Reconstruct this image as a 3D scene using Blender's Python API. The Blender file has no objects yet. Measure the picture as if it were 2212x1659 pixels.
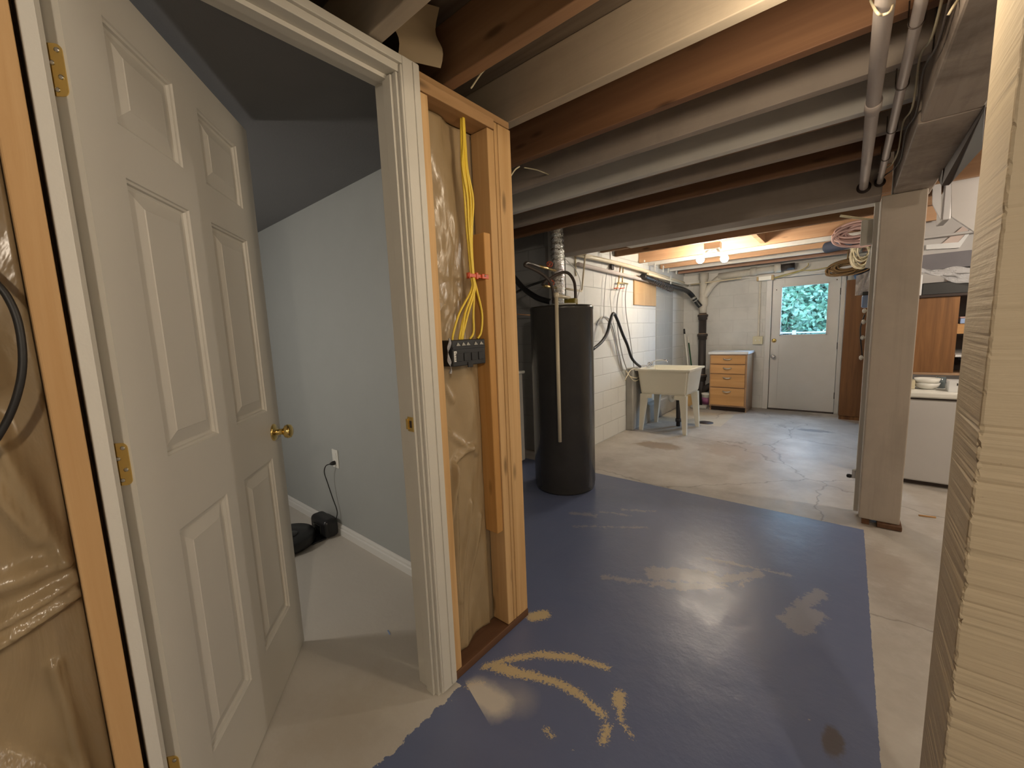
import bpy, bmesh, math, random
from mathutils import Vector, Matrix
random.seed(7)
S = bpy.context.scene
W, H, F = 2212, 1659, 867.544
CAMZ = 1.3
YAW, PITCH, ROLL = math.radians(-39.9446), math.radians(-7.2155), math.radians(-2.2579)
# ---------------- camera
_f = Vector((math.sin(YAW)*math.cos(PITCH), math.cos(YAW)*math.cos(PITCH), math.sin(PITCH)))
_r0 = Vector((math.cos(YAW), -math.sin(YAW), 0)); _u0 = _r0.cross(_f)
_r = _r0*math.cos(ROLL)+_u0*math.sin(ROLL); _u = -_r0*math.sin(ROLL)+_u0*math.cos(ROLL)
cd = bpy.data.cameras.new('camera'); cam = bpy.data.objects.new('camera', cd)
S.collection.objects.link(cam); S.camera = cam
cd.sensor_width = 36; cd.lens = 36*F/W; cd.clip_start = 0.02
M = Matrix((_r, _u, -_f)).transposed().to_4x4(); M.translation = Vector((0, 0, CAMZ)); cam.matrix_world = M
# ---------------- colour management
S.view_settings.view_transform = 'Standard'; S.view_settings.look = 'None'
S.view_settings.exposure = 0.14; S.view_settings.gamma = 1.0; S.view_settings.use_curve_mapping = False
# ---------------- world
w = bpy.data.worlds.new('sky'); S.world = w; w.use_nodes = True
wn = w.node_tree.nodes; wl = w.node_tree.links
bg = wn['Background']; bg.inputs[0].default_value = (0.42, 0.68, 1.0, 1); bg.inputs[1].default_value = 34.0
# ---------------- lights of the place
def lamp(name, loc, energy, col, size=0.03):
    d = bpy.data.lights.new(name, 'POINT'); d.energy = energy; d.color = col; d.shadow_soft_size = size
    o = bpy.data.objects.new(name, d); o.location = loc; S.collection.objects.link(o); return o
WARM = (1.0, 0.86, 0.69); NEUT = (1.0, 0.88, 0.74)
lamp('bulb_light', (-1.316, 4.95, 2.035), 105, WARM, 0.046)
lamp('bulb_light', (-1.071, 4.95, 2.012), 105, WARM, 0.046)
lamp('rear_right_light', (1.35, 3.7, 2.0), 48, NEUT, 0.05)
lamp('front_light', (1.15, -.85, 1.95), 62, (1.0, 0.85, 0.67), 0.06)
lamp('side_light', (1.9, 1.75, 1.95), 26, (1.0, 0.84, 0.62), 0.05)
lamp('main_light', (-.10, 1.15, 2.0), 9.5, (1.0, 0.82, 0.60), 0.06)
lamp('closet_light', (-2.75, -.35, 1.35), 24, (1.0, 0.92, 0.82), 0.10)
sd = bpy.data.lights.new('sun', 'SUN'); sd.energy = 5; sd.angle = 0.01; sd.color = (1, .95, .85)
so = bpy.data.objects.new('sun', sd); so.rotation_mode = 'QUATERNION'; so.rotation_quaternion = Vector((.35, .45, -.82)).to_track_quat('-Z', 'Y'); S.collection.objects.link(so)

# ================= helpers
def ray(x, y): return _f*F + _r*(x-W/2) - _u*(y-H/2)
O = Vector((0, 0, CAMZ))
def onx(x, y, X): d = ray(x, y); return O+d*(X/d.x)
def ony(x, y, Y): d = ray(x, y); return O+d*(Y/d.y)
def onz(x, y, Z=0): d = ray(x, y); return O+d*((Z-CAMZ)/d.z)

def tag(o, label=None, cat=None, group=None, kind=None):
    if label: o['label'] = label
    if cat: o['category'] = cat
    if group: o['group'] = group
    if kind: o['kind'] = kind
    return o
def empty(name, loc, label, cat, group=None, rz=0):
    o = bpy.data.objects.new(name, None); o.empty_display_size = .05; S.collection.objects.link(o)
    o.location = loc; o.rotation_euler = (0, 0, rz); return tag(o, label, cat, group)

class MB:
    def __init__(s): s.b = bmesh.new()
    def box(s, x0, x1, y0, y1, z0, z1, bev=0.0, seg=2, mat=None):
        r = bmesh.ops.create_cube(s.b, size=1)
        vs = r['verts']
        for v in vs:
            v.co = Vector(((x0+x1)/2+v.co.x*(x1-x0), (y0+y1)/2+v.co.y*(y1-y0), (z0+z1)/2+v.co.z*(z1-z0)))
            if mat: v.co = mat @ v.co
        if bev > 0:
            es = list({e for v in vs for e in v.link_edges})
            bmesh.ops.bevel(s.b, geom=es, offset=bev, segments=seg, affect='EDGES', clamp_overlap=True, profile=.5)
        return s
    def hexa(s, p):   # 8 points: bottom 4, top 4
        v = [s.b.verts.new(q) for q in p]
        for f in ((3,2,1,0),(4,5,6,7),(0,1,5,4),(1,2,6,5),(2,3,7,6),(3,0,4,7)): s.b.faces.new([v[i] for i in f])
        return s
    def prism(s, pts, vec):
        vec = Vector(vec); a = [s.b.verts.new(Vector(p)) for p in pts]; b = [s.b.verts.new(Vector(p)+vec) for p in pts]
        n = len(pts); s.b.faces.new(a[::-1]); s.b.faces.new(b)
        for i in range(n): s.b.faces.new((a[i], a[(i+1) % n], b[(i+1) % n], b[i]))
        return s
    def tube(s, pts, r, n=10, smooth=True, cap=True):
        pts = [Vector(p) for p in pts]
        if smooth and len(pts) > 2:
            q = []
            for i in range(len(pts)-1):
                p0 = pts[max(i-1, 0)]; p1 = pts[i]; p2 = pts[i+1]; p3 = pts[min(i+2, len(pts)-1)]
                for k in range(6):
                    t = k/6
                    q.append(.5*((2*p1)+(p2-p0)*t+(2*p0-5*p1+4*p2-p3)*t*t+(3*p1-p0-3*p2+p3)*t**3))
            q.append(pts[-1]); pts = q
        rings = []; up = None
        for i, p in enumerate(pts):
            a = pts[max(i-1, 0)]; c = pts[min(i+1, len(pts)-1)]; t = (c-a)
            if t.length < 1e-9: t = Vector((0, 0, 1))
            t.normalize()
            if up is None: up = t.orthogonal().normalized()
            up = (up-t*up.dot(t)); up = up.normalized() if up.length > 1e-6 else t.orthogonal().normalized()
            sd = t.cross(up); rr = r[i*len(r)//len(pts)] if isinstance(r, (list, tuple)) else r
            rings.append([s.b.verts.new(p+(up*math.cos(2*math.pi*k/n)+sd*math.sin(2*math.pi*k/n))*rr) for k in range(n)])
        for A, B in zip(rings, rings[1:]):
            for k in range(n): f = s.b.faces.new((A[k], A[(k+1) % n], B[(k+1) % n], B[k])); f.smooth = True
        if cap: s.b.faces.new(rings[0][::-1]); s.b.faces.new(rings[-1])
        return s
    def lathe(s, prof, c, n=32, axis='z', smooth=True):
        c = Vector(c); rings = []
        for (r, h) in prof:
            ring = []
            for k in range(n):
                a = 2*math.pi*k/n; u, v = max(r, 1e-4)*math.cos(a), max(r, 1e-4)*math.sin(a)
                d = {'z': (u, v, h), 'y': (u, h, -v), 'x': (h, u, v)}[axis] if not isinstance(axis, Matrix) else (u, v, h)
                d = Vector(d)
                if isinstance(axis, Matrix): d = axis @ d
                ring.append(s.b.verts.new(c+d))
            rings.append(ring)
        for A, B in zip(rings, rings[1:]):
            for k in range(n): f = s.b.faces.new((A[k], A[(k+1) % n], B[(k+1) % n], B[k])); f.smooth = smooth
        s.b.faces.new(rings[0][::-1]); s.b.faces.new(rings[-1]); return s
    def grid(s, fn, nu, nv, thick=None):
        V = [[s.b.verts.new(fn(i/nu, j/nv)) for j in range(nv+1)] for i in range(nu+1)]
        for i in range(nu):
            for j in range(nv):
                f = s.b.faces.new((V[i][j], V[i+1][j], V[i+1][j+1], V[i][j+1])); f.smooth = True
        return s
    def obj(s, name, mat, parent=None, origin=None):
        me = bpy.data.meshes.new(name); bmesh.ops.recalc_face_normals(s.b, faces=s.b.faces[:])
        if origin is None and parent is None:
            co = [v.co for v in s.b.verts]
            mn = [min(c[i] for c in co) for i in range(3)]; mx = [max(c[i] for c in co) for i in range(3)]
            origin = Vector(((mn[0]+mx[0])/2, (mn[1]+mx[1])/2, mn[2]))
        if parent is not None and origin is None: origin = wloc(parent)
        origin = Vector(origin)
        for v in s.b.verts: v.co -= origin
        s.b.to_mesh(me); s.b.free(); me.materials.append(mat)
        o = bpy.data.objects.new(name, me); S.collection.objects.link(o)
        if parent is not None: o.parent = parent; o.location = origin-wloc(parent)
        else: o.location = origin
        return o
def wloc(o):
    v = Vector(o.location)
    while o.parent: o = o.parent; v += Vector(o.location)
    return v
def dup(root, loc, label, group=None):
    r = root.copy(); S.collection.objects.link(r); r.location = loc; r['label'] = label
    for ch in list(root.children):
        c = ch.copy(); S.collection.objects.link(c); c.parent = r
        for g in ch.children: d = g.copy(); S.collection.objects.link(d); d.parent = c
    return r

# ================= materials
class NT:
    def __init__(s, name):
        s.m = bpy.data.materials.new(name); s.m.use_nodes = True; s.t = s.m.node_tree; s.n = s.t.nodes; s.l = s.t.links
        s.p = s.n['Principled BSDF']; s.out = s.n['Material Output']
        tc = s.n.new('ShaderNodeTexCoord'); s.tc = tc
        oi = s.n.new('ShaderNodeObjectInfo'); s.oi = oi
        s.objc = tc.outputs['Object']
        ad = s.n.new('ShaderNodeVectorMath'); ad.operation = 'ADD'; sc = s.n.new('ShaderNodeMath'); sc.operation = 'MULTIPLY'; sc.inputs[1].default_value = 17.0
        s.l.new(oi.outputs['Random'], sc.inputs[0]); s.l.new(s.objc, ad.inputs[0]); s.l.new(sc.outputs[0], ad.inputs[1]); s.co = ad.outputs[0]
        g = s.n.new('ShaderNodeNewGeometry'); s.pos = g.outputs['Position']
    def v(s, sock, val):
        if hasattr(val, 'is_linked') or hasattr(val, 'links'): s.l.new(val, sock)
        else: sock.default_value = val
    def map(s, vec, scale):
        n = s.n.new('ShaderNodeVectorMath'); n.operation = 'MULTIPLY'; s.v(n.inputs[0], vec); n.inputs[1].default_value = scale; return n.outputs[0]
    def noise(s, vec, scale=5, detail=4, rough=.5, dist=0):
        n = s.n.new('ShaderNodeTexNoise'); s.l.new(vec, n.inputs['Vector']); n.inputs['Scale'].default_value = scale
        n.inputs['Detail'].default_value = detail; n.inputs['Roughness'].default_value = rough; n.inputs['Distortion'].default_value = dist; return n.outputs['Fac']
    def vor(s, vec, scale, feature='F1'):
        n = s.n.new('ShaderNodeTexVoronoi'); n.feature = feature; s.l.new(vec, n.inputs['Vector']); n.inputs['Scale'].default_value = scale; return n.outputs['Distance']
    def ramp(s, fac, stops):
        n = s.n.new('ShaderNodeValToRGB'); s.v(n.inputs[0], fac); e = n.color_ramp.elements
        while len(e) < len(stops): e.new(.5)
        for k, (p, c) in enumerate(stops): e[k].position = p; e[k].color = (c, c, c, 1) if isinstance(c, (int, float)) else (*c, 1)
        return n.outputs[0]
    def mix(s, fac, a, b, mode='MIX'):
        n = s.n.new('ShaderNodeMix'); n.data_type = 'RGBA'; n.blend_type = mode; s.v(n.inputs['Factor'], fac)
        for k, c in ((6, a), (7, b)): s.v(n.inputs[k], (*c, 1) if isinstance(c, tuple) and len(c) == 3 else c)
        return n.outputs[2]
    def math(s, op, a, b=0.0, c=None):
        n = s.n.new('ShaderNodeMath'); n.operation = op; s.v(n.inputs[0], a); s.v(n.inputs[1], b)
        if c is not None: s.v(n.inputs[2], c)
        return n.outputs[0]
    def sep(s, vec): n = s.n.new('ShaderNodeSeparateXYZ'); s.l.new(vec, n.inputs[0]); return n.outputs
    def comb(s, a, b, c):
        n = s.n.new('ShaderNodeCombineXYZ')
        for k, q in enumerate((a, b, c)): s.v(n.inputs[k], q)
        return n.outputs[0]
    def bump(s, h, strength=.3, dist=.01, prev=None):
        n = s.n.new('ShaderNodeBump'); s.l.new(h, n.inputs['Height']); n.inputs['Strength'].default_value = strength; n.inputs['Distance'].default_value = dist
        if prev is not None: s.l.new(prev, n.inputs['Normal'])
        s.l.new(n.outputs[0], s.p.inputs['Normal']); return n.outputs[0]
    def set(s, color=None, rough=None, metal=None, spec=None, **kw):
        P = s.p.inputs
        if color is not None: s.v(P['Base Color'], (*color, 1) if isinstance(color, tuple) else color)
        if rough is not None: s.v(P['Roughness'], rough)
        if metal is not None: P['Metallic'].default_value = metal
        if spec is not None: P['Specular IOR Level'].default_value = spec
        for k, q in kw.items(): s.v(P[k.replace('_', ' ')], q)
        return s.m

def plain(name, col, rough=.5, metal=0, var=.08, bump=.0, bscale=80, spec=.5):
    t = NT(name)
    n = t.noise(t.co, 6, 5, .6)
    c = t.mix(n, tuple(x*(1-var) for x in col), tuple(min(1, x*(1+var)) for x in col))
    if bump: t.bump(t.noise(t.co, bscale, 3), bump, .003)
    return t.set(c, rough, metal, spec)
def wood(name, dark, light, axis='z', rough=.65, knots=True, grain=1.0, bump=.25):
    t = NT(name)
    a = 1.1; b = 26*grain
    sc = {'z': (b, b, a), 'x': (a, b, b), 'y': (b, a, b)}[axis]
    v = t.map(t.co, sc); n = t.noise(v, 1, 6, .6, .6)
    v2 = t.map(t.co, tuple(q*.22 for q in sc)); n2 = t.noise(v2, 1, 3, .5, 1.5)
    c = t.mix(t.ramp(n, [(.3, 0.), (.7, 1.)]), dark, light)
    c = t.mix(t.math('MULTIPLY', t.ramp(n2, [(.35, 1.), (.65, 0.)]), .55), c, tuple(x*.72 for x in dark))
    if knots:
        kv = t.map(t.co, {'z': (11, 11, 3.2), 'x': (3.2, 11, 11), 'y': (11, 3.2, 11)}[axis])
        k = t.vor(kv, 1.0); sh = t.ramp(k, [(.07, 1.), (.17, 0.)])
        c = t.mix(t.math('MULTIPLY', sh, .8), c, tuple(x*.32 for x in dark))
    t.bump(n, bump, .004)
    return t.set(c, rough, 0, .35)
def painted(name, col, axis='x', rough=.7, dirt=.35, under=(.22, .13, .07), wear=.0, bump=.35, dcol=None):
    t = NT(name)
    sc = {'z': (24, 24, 1.6), 'x': (1.6, 24, 24), 'y': (24, 1.6, 24)}[axis]
    g = t.noise(t.map(t.co, sc), 1, 5, .6, .4)
    n = t.noise(t.co, 3.3, 6, .65, .3)
    dc = dcol or tuple(x*.6 for x in col)
    c = t.mix(t.math('MULTIPLY', t.ramp(n, [(.42, 0.), (.72, 1.)]), dirt), col, dc)
    c = t.mix(t.math('MULTIPLY', t.ramp(g, [(.3, 1.), (.5, 0.)]), .22), c, dc)
    sp = t.noise(t.map(t.co, tuple(q*.7 for q in sc)), 1.4, 6, .7)
    c = t.mix(t.ramp(sp, [(.70-wear, 0.), (.74-wear, .85)]), c, under)
    t.bump(g, bump, .004)
    return t.set(c, rough, 0, .35)
def metal(name, col, rough=.25, bump=0): return plain(name, col, rough, 1, .05, bump)

LUM = {}
LUM['stud'] = wood('pine_stud', (.54, .32, .13), (.70, .46, .23), 'z')
LUM['stud2'] = wood('orange_pine_stud', (.50, .25, .07), (.64, .36, .13), 'z')
LUM['studL'] = wood('pine_stud_left', (.56, .33, .14), (.68, .44, .22), 'z', knots=False)
LUM['plate'] = wood('pine_plate', (.40, .23, .10), (.55, .34, .17), 'y')
LUM['sole'] = wood('dark_sole_plate', (.11, .05, .025), (.2, .10, .05), 'y', knots=False)
LUM['brown'] = wood('bare_joist', (.16, .075, .038), (.26, .135, .068), 'x', grain=.7)
LUM['brown2'] = wood('bare_joist_light', (.23, .125, .065), (.34, .20, .11), 'x', grain=.7)
LUM['orange'] = wood('orange_joist', (.55, .32, .18), (.68, .43, .26), 'x', grain=.7)
LUM['red'] = wood('red_joist', (.42, .23, .15), (.52, .31, .21), 'x', grain=.7)
LUM['cream'] = painted('cream_paint_joist', (.45, .38, .29), 'x')
LUM['greyp'] = painted('grey_paint_joist', (.42, .36, .31), 'x', dirt=.5)
LUM['whitep'] = painted('white_paint_joist', (.74, .72, .68), 'x', dirt=.2)
LUM['beam'] = painted('grey_paint_beam', (.33, .28, .24), 'x', dirt=.45, wear=.01)
LUM['beamy'] = painted('grey_paint_girder', (.40, .34, .29), 'y', dirt=.85, dcol=(.13, .10, .085), wear=.02, bump=.6)
LUM['post'] = painted('painted_post', (.44, .38, .32), 'z', dirt=.35)
LUM['trimw'] = painted('white_trim_board', (.72, .70, .65), 'z', dirt=.2)

def rough_sawn():
    t = NT('rough_sawn_painted_post')
    p = t.pos
    w1 = t.noise(t.map(p, (1.5, 1.5, 60)), 1, 4, .6, .25)
    w2 = t.noise(t.map(p, (7, 7, 18)), 1, 5, .6, .2)
    n = t.noise(p, 3, 5, .6)
    c = t.mix(n, (.56, .46, .31), (.64, .55, .41))
    pit = t.ramp(t.noise(t.map(p, (14, 14, 22)), 1, 5, .7), [(.26, 1.), (.31, 0.)])
    c = t.mix(t.math('MULTIPLY', pit, .8), c, (.22, .13, .06))
    b = t.bump(t.math('ADD', w1, w2), .30, .008)
    return t.set(c, .62, 0, .35)
LUM['rough'] = rough_sawn()

def block(name, ax, col=(.66, .66, .63), mortar=.35, strength=.6, stain=.35, joint=None, grey=(.5, .5, .48)):
    t = NT(name); s = t.sep(t.pos)
    v = t.comb(s[0 if ax == 'x' else 1], s[2], 0.0)
    b = t.n.new('ShaderNodeTexBrick'); t.l.new(v, b.inputs['Vector'])
    b.inputs['Scale'].default_value = 1; b.inputs['Brick Width'].default_value = .40; b.inputs['Row Height'].default_value = .195
    b.inputs['Mortar Size'].default_value = .006; b.inputs['Mortar Smooth'].default_value = .5
    n = t.noise(t.pos, 1.3, 6, .6); n2 = t.noise(t.pos, 60, 4, .7)
    c = t.mix(t.math('MULTIPLY', t.ramp(n, [(.45, 0.), (.7, 1.)]), stain), col, grey)
    c = t.mix(t.math('MULTIPLY', b.outputs['Fac'], mortar), c, joint or tuple(x*.6 for x in col))
    h = t.math('SUBTRACT', t.math('MULTIPLY', n2, .25), b.outputs['Fac'])
    t.bump(h, strength, .006)
    return t.set(c, .75, 0, .3)
m_blockL = block('white_painted_block', 'y')
m_blockB = block('white_painted_block_back', 'x', (.60, .60, .58), .12, .3, .6, grey=(.40, .40, .40))
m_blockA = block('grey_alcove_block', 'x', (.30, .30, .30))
m_rawblock = block('bare_block', 'y', (.40, .385, .34), .5, .6, .5, joint=(.55, .53, .48), grey=(.3, .29, .26))

def floor_mat():
    t = NT('painted_concrete_floor'); s = t.sep(t.pos); x, y = s[0], s[1]
    M_, A, Sb = 'MULTIPLY', 'ADD', 'SUBTRACT'
    nb = t.noise(t.pos, 28, 5, .7); ns = t.noise(t.pos, 2.4, 6, .62); nf = t.noise(t.pos, 9, 6, .7)
    jit = t.math(M_, t.math(Sb, nb, .5), .03)
    # concrete
    conc = t.mix(t.ramp(ns, [(.35, 0.), (.68, 1.)]), (.50, .465, .42), (.34, .30, .26))
    conc = t.mix(t.math(M_, t.ramp(nf, [(.5, 0.), (.75, 1.)]), .4), conc, (.58, .56, .53))
    def ell(cx, cy, rx, ry, soft=.35):
        dx = t.math('DIVIDE', t.math(Sb, x, cx), rx); dy = t.math('DIVIDE', t.math(Sb, y, cy), ry)
        d = t.math('SQRT', t.math(A, t.math(M_, dx, dx), t.math(M_, dy, dy)))
        d = t.math(A, d, t.math(M_, t.math(Sb, nf, .5), 1.6))
        return t.ramp(d, [(1-soft, 1.), (1.0, 0.)])
    for (cx, cy, rx, ry, k, c) in ((-1.55, 4.35, .28, .16, .75, (.24, .17, .11)), (-.75, 4.6, .5, .35, .5, (.34, .26, .20)), (-1.0, 6.9, .9, .3, .6, (.16, .14, .12)),
                                   (-.25, 5.9, .2, .08, .8, (.16, .15, .15)), (.05, 6.3, .3, .5, .5, (.30, .25, .2)), (.2, 2.75, .12, .3, .4, (.3, .24, .19))):
        conc = t.mix(t.math(M_, ell(cx, cy, rx, ry), k), conc, c)
    # newer patch round the floor drain
    patch = t.math(M_, t.math('LESS_THAN', t.math('ABSOLUTE', t.math(Sb, t.math(A, x, jit), -1.62)), .42), t.math('LESS_THAN', t.math('ABSOLUTE', t.math(Sb, t.math(A, y, jit), 6.0)), .42))
    conc = t.mix(t.math(M_, patch, .7), conc, (.56, .49, .36))
    # cracks
    cr = t.vor(t.math(A, 0, 0) and t.map(t.pos, (.8, .8, .8)), 1.0, 'DISTANCE_TO_EDGE')
    cv = t.n.new('ShaderNodeVectorMath'); cv.operation = 'ADD'; t.l.new(t.pos, cv.inputs[0])
    nz = t.n.new('ShaderNodeTexNoise'); nz.inputs['Scale'].default_value = 6; nz.inputs['Detail'].default_value = 6; t.l.new(t.pos, nz.inputs['Vector'])
    sv = t.n.new('ShaderNodeVectorMath'); sv.operation = 'SCALE'; sv.inputs['Scale'].default_value = .16; t.l.new(nz.outputs['Color'], sv.inputs[0]); t.l.new(sv.outputs[0], cv.inputs[1])
    cr = t.vor(cv.outputs[0], .75, 'DISTANCE_TO_EDGE'); crack = t.ramp(cr, [(.0, 1.), (.006, 0.)])
    conc = t.mix(t.math(M_, crack, .55), conc, (.10, .07, .05))
    # distance to segments
    def seg(ax, ay, bx, by, wd):
        ux, uy = bx-ax, by-ay; L2 = ux*ux+uy*uy
        px = t.math(Sb, x, ax); py = t.math(Sb, y, ay)
        h = t.math(A, t.math(M_, px, ux/L2), t.math(M_, py, uy/L2)); h = t.math('MINIMUM', t.math('MAXIMUM', h, 0.), 1.)
        qx = t.math(Sb, px, t.math(M_, h, ux)); qy = t.math(Sb, py, t.math(M_, h, uy))
        return t.math(Sb, wd, t.math('SQRT', t.math(A, t.math(M_, qx, qx), t.math(M_, qy, qy))))
    def lines(L):
        r = None
        for q in L: e = seg(*q); r = e if r is None else t.math('MAXIMUM', r, e)
        return r
    nedge = t.math(M_, t.math(Sb, t.noise(t.pos, 110, 5, .8), .5), .11)
    gouge = lines([(-1.035, 1.0, -.985, 1.085, .012), (-.985, 1.085, -.90, 1.18, .014), (-.90, 1.18, -.78, 1.25, .018), (-.78, 1.25, -.655, 1.285, .012),
                   (-1.0, 1.03, -.93, 1.05, .024), (-.93, 1.05, -.85, 1.085, .020), (-.85, 1.085, -.76, 1.115, .016), (-.76, 1.115, -.68, 1.12, .016), (-.68, 1.12, -.575, 1.10, .012),
                   (-.565, 1.205, -.55, 1.17, .02), (-.55, 1.17, -.52, 1.12, .008), (-.545, 1.07, -.535, 1.02, .012), (-.52, 1.12, -.47, 1.09, .003),
                   (-.70, .94, -.675, .935, .006), (-1.05, 1.34, -1.02, 1.38, .03), (-.93, .56, -.90, .585, .012), (-1.02, .905, -.99, .93, .014)])
    g1 = t.math('GREATER_THAN', t.math(A, gouge, nedge), 0.)
    worn = lines([(-.93, 1.80, -.66, 1.92, .016), (-.66, 1.92, -.50, 2.02, .03), (-.50, 2.02, -.42, 2.1, .02), (-.55, 2.3, -.15, 2.38, .01), (-.15, 2.0, -.04, 2.3, .03), (-.1, 1.98, -.06, 2.1, .05), (-1.46, 2.36, -1.32, 2.42, .02),
                  (-.72, 2.0, -.5, 2.12, .06), (-.45, 2.12, -.3, 2.3, .03), (-1.35, 2.2, -.95, 2.45, .008), (-1.18, 2.62, -1.0, 2.72, .012), (-1.30, 2.5, -1.1, 2.56, .008), (-.35, 2.15, -.32, 2.3, .008)])
    n4 = t.math(M_, t.math(Sb, t.noise(t.pos, 22, 9, .85), .5), .20)
    g2 = t.math(M_, t.math('GREATER_THAN', t.math(A, worn, n4), 0.), .42)
    speck = t.math('GREATER_THAN', t.noise(t.pos, 21, 3, .6), .745)
    blue = t.mix(ns, (.108, .134, .240), (.150, .176, .285))
    blue = t.mix(t.math(M_, t.ramp(nf, [(.55, 0.), (.8, 1.)]), .3), blue, (.17, .19, .26))
    blue = t.mix(t.math(M_, ell(.03, 1.45, .035, .075), .75), blue, (.10, .075, .05))
    blue = t.mix(t.math(M_, speck, .55), blue, (.45, .40, .32))
    blue = t.mix(g2, blue, (.40, .37, .33)); blue = t.mix(g1, blue, (.55, .44, .26))
    beige = t.mix(ns, (.55, .51, .45), (.60, .56, .50)); beige = t.mix(t.math(M_, ell(-1.25, .55, .25, .3, .8), .4), beige, (.42, .35, .25))
    # where is which
    edge2 = t.math(M_, t.math(Sb, t.noise(t.pos, 18, 6, .7), .5), .07)
    isblue = t.math(M_, t.math('LESS_THAN', t.math(A, x, t.math(M_, jit, .4)), .138), t.math('LESS_THAN', t.math(A, y, t.math(M_, jit, .5)), 3.19))
    inx = t.math('LESS_THAN', t.math(A, x, edge2), -1.045); iny = t.math('LESS_THAN', t.math(A, y, t.math(M_, jit, .5)), .885)
    inx2 = t.math('LESS_THAN', x, -1.17); iny2 = t.math('LESS_THAN', y, 1.25)
    bz = t.math('MAXIMUM', t.math(M_, inx, iny), t.math(M_, inx2, iny2))
    spot = t.math(M_, t.math(A, t.ramp(t.math(A, seg(-.98, .90, -.89, .905, .075), jit), [(.0, 0.), (.07, 1.)]), t.math(M_, t.ramp(t.math(A, seg(-.98, .90, -.84, .97, .085), jit), [(.0, 0.), (.085, 1.)]), .35)), t.math('GREATER_THAN', t.math(A, t.math(M_, x, .35), y), .538))
    spot = t.math('MINIMUM', t.math(M_, spot, 1.1), 1.)
    c = t.mix(isblue, conc, blue); c = t.mix(t.math('MAXIMUM', bz, spot), c, beige)
    rg = t.mix(isblue, (.42,)*3, (.33,)*3); rg = t.mix(bz, rg, (.5,)*3)
    rr = t.math(A, t.sep(rg)[0], t.math(M_, t.math(Sb, nf, .5), .28))
    hb = t.math(A, t.math(M_, t.noise(t.pos, 5, 5, .6), 1.0), t.math(M_, nb, .12))
    hb = t.math(Sb, hb, t.math(M_, t.math(A, t.math(M_, crack, t.math(Sb, 1., isblue)), g1), .15))
    t.bump(hb, .35, .012)
    return t.set(c, rr, 0, .5)
m_floor = floor_mat()
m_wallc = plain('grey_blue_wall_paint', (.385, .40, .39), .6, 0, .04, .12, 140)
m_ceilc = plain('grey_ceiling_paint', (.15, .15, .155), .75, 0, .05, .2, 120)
m_subfloor = wood('subfloor_boards', (.10, .075, .055), (.17, .135, .10), 'x', knots=False)
m_door = plain('white_door_paint', (.60, .57, .51), .42, 0, .02, .05, 200)
m_jamb = plain('cream_jamb_paint', (.62, .59, .52), .5, 0, .04, .08, 160)
m_jambw = plain('white_jamb_edge_paint', (.66, .63, .57), .5, 0, .05, .1, 160)
m_base = plain('white_baseboard_paint', (.72, .71, .68), .4, 0, .03)
m_drywall = plain('brown_drywall_back', (.30, .215, .12), .85, 0, .15, .2, 40)
m_brass = metal('polished_brass', (.82, .60, .22), .2)
m_chrome = metal('chrome', (.75, .75, .77), .15)
m_steel = metal('brushed_steel', (.62, .60, .56), .35)
m_black = plain('black_plastic', (.012, .012, .013), .38, 0, .2)
m_blackr = plain('black_rubber', (.015, .014, .014), .5, 0, .2)
m_iron = plain('black_cast_iron', (.035, .028, .025), .55, 0, .4, .4, 60)
m_pipew = painted('painted_drain_pipe', (.60, .57, .50), 'x', dirt=.5, under=(.3, .16, .07), wear=.03)
m_pvc = plain('cream_plastic_pipe', (.66, .58, .42), .42, 0, .06)
m_pipeg = painted('grey_painted_pipe', (.56, .50, .47), 'y', dirt=.3, wear=-.05, bump=.2)
m_yellow = plain('yellow_cable_jacket', (.80, .58, .06), .42, 0, .05)
m_white = plain('white_plastic', (.78, .77, .72), .35, 0, .03)
m_sink = plain('cream_tub_plastic', (.74, .71, .60), .3, 0, .03)
m_red = plain('red_plastic', (.62, .10, .04), .4, 0, .1)
m_copper = metal('copper', (.72, .40, .22), .35)
m_brassd = metal('dull_brass', (.62, .47, .22), .4)
m_heater = plain('heater_black_enamel', (.050, .046, .041), .24, 0, .25)
m_maple = wood('maple_drawer_front', (.50, .27, .10), (.62, .36, .16), 'x', .4, False, .6, .05)
m_maples = wood('cabinet_side', (.34, .21, .12), (.42, .27, .17), 'z', .45, False, .5, .05)
m_oak = wood('brown_oak_laminate', (.14, .060, .022), (.33, .155, .055), 'z', .45, False, .75, .08)
m_ply = wood('plywood', (.50, .31, .13), (.60, .40, .20), 'z', .6, False, .35, .1)
m_lam = plain('white_laminate', (.72, .73, .74), .3, 0, .03)
m_bdoor = plain('white_exterior_door', (.62, .62, .61), .4, 0, .05, .05, 60)
m_concr = plain('grey_concrete', (.36, .35, .32), .85, 0, .25, .4, 30)
m_dark = plain('dark_parts_and_hole_shade', (.035, .02, .015), .6, 0, .2)  # dark brown of several parts; also the shade inside holes, put in as colour
m_greyw = plain('pale_grey_panel', (.52, .50, .49), .55, 0, .05)
m_hose = plain('grey_hose', (.42, .42, .40), .45, 0, .1)
m_wire = plain('cream_wire', (.62, .55, .38), .5, 0, .1)
m_wired = plain('dark_cable', (.08, .06, .05), .5, 0, .2)
m_pink = plain('pink_grey_rope', (.50, .33, .30), .7, 0, .3, .3, 120)
m_cordb = plain('brown_cord', (.22, .13, .05), .5, 0, .3)
m_navy = plain('navy_cloth', (.03, .04, .07), .8, 0, .3)
m_lblue = plain('light_blue_plastic', (.30, .42, .70), .4, 0, .1)
m_straw = plain('broom_straw', (.55, .36, .15), .8, 0, .2, .8, 90)
m_green = plain('green_handle', (.03, .10, .05), .4, 0, .1)
m_cap = plain('pinkish_white_plastic', (.62, .50, .45), .5, 0, .05)

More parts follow.
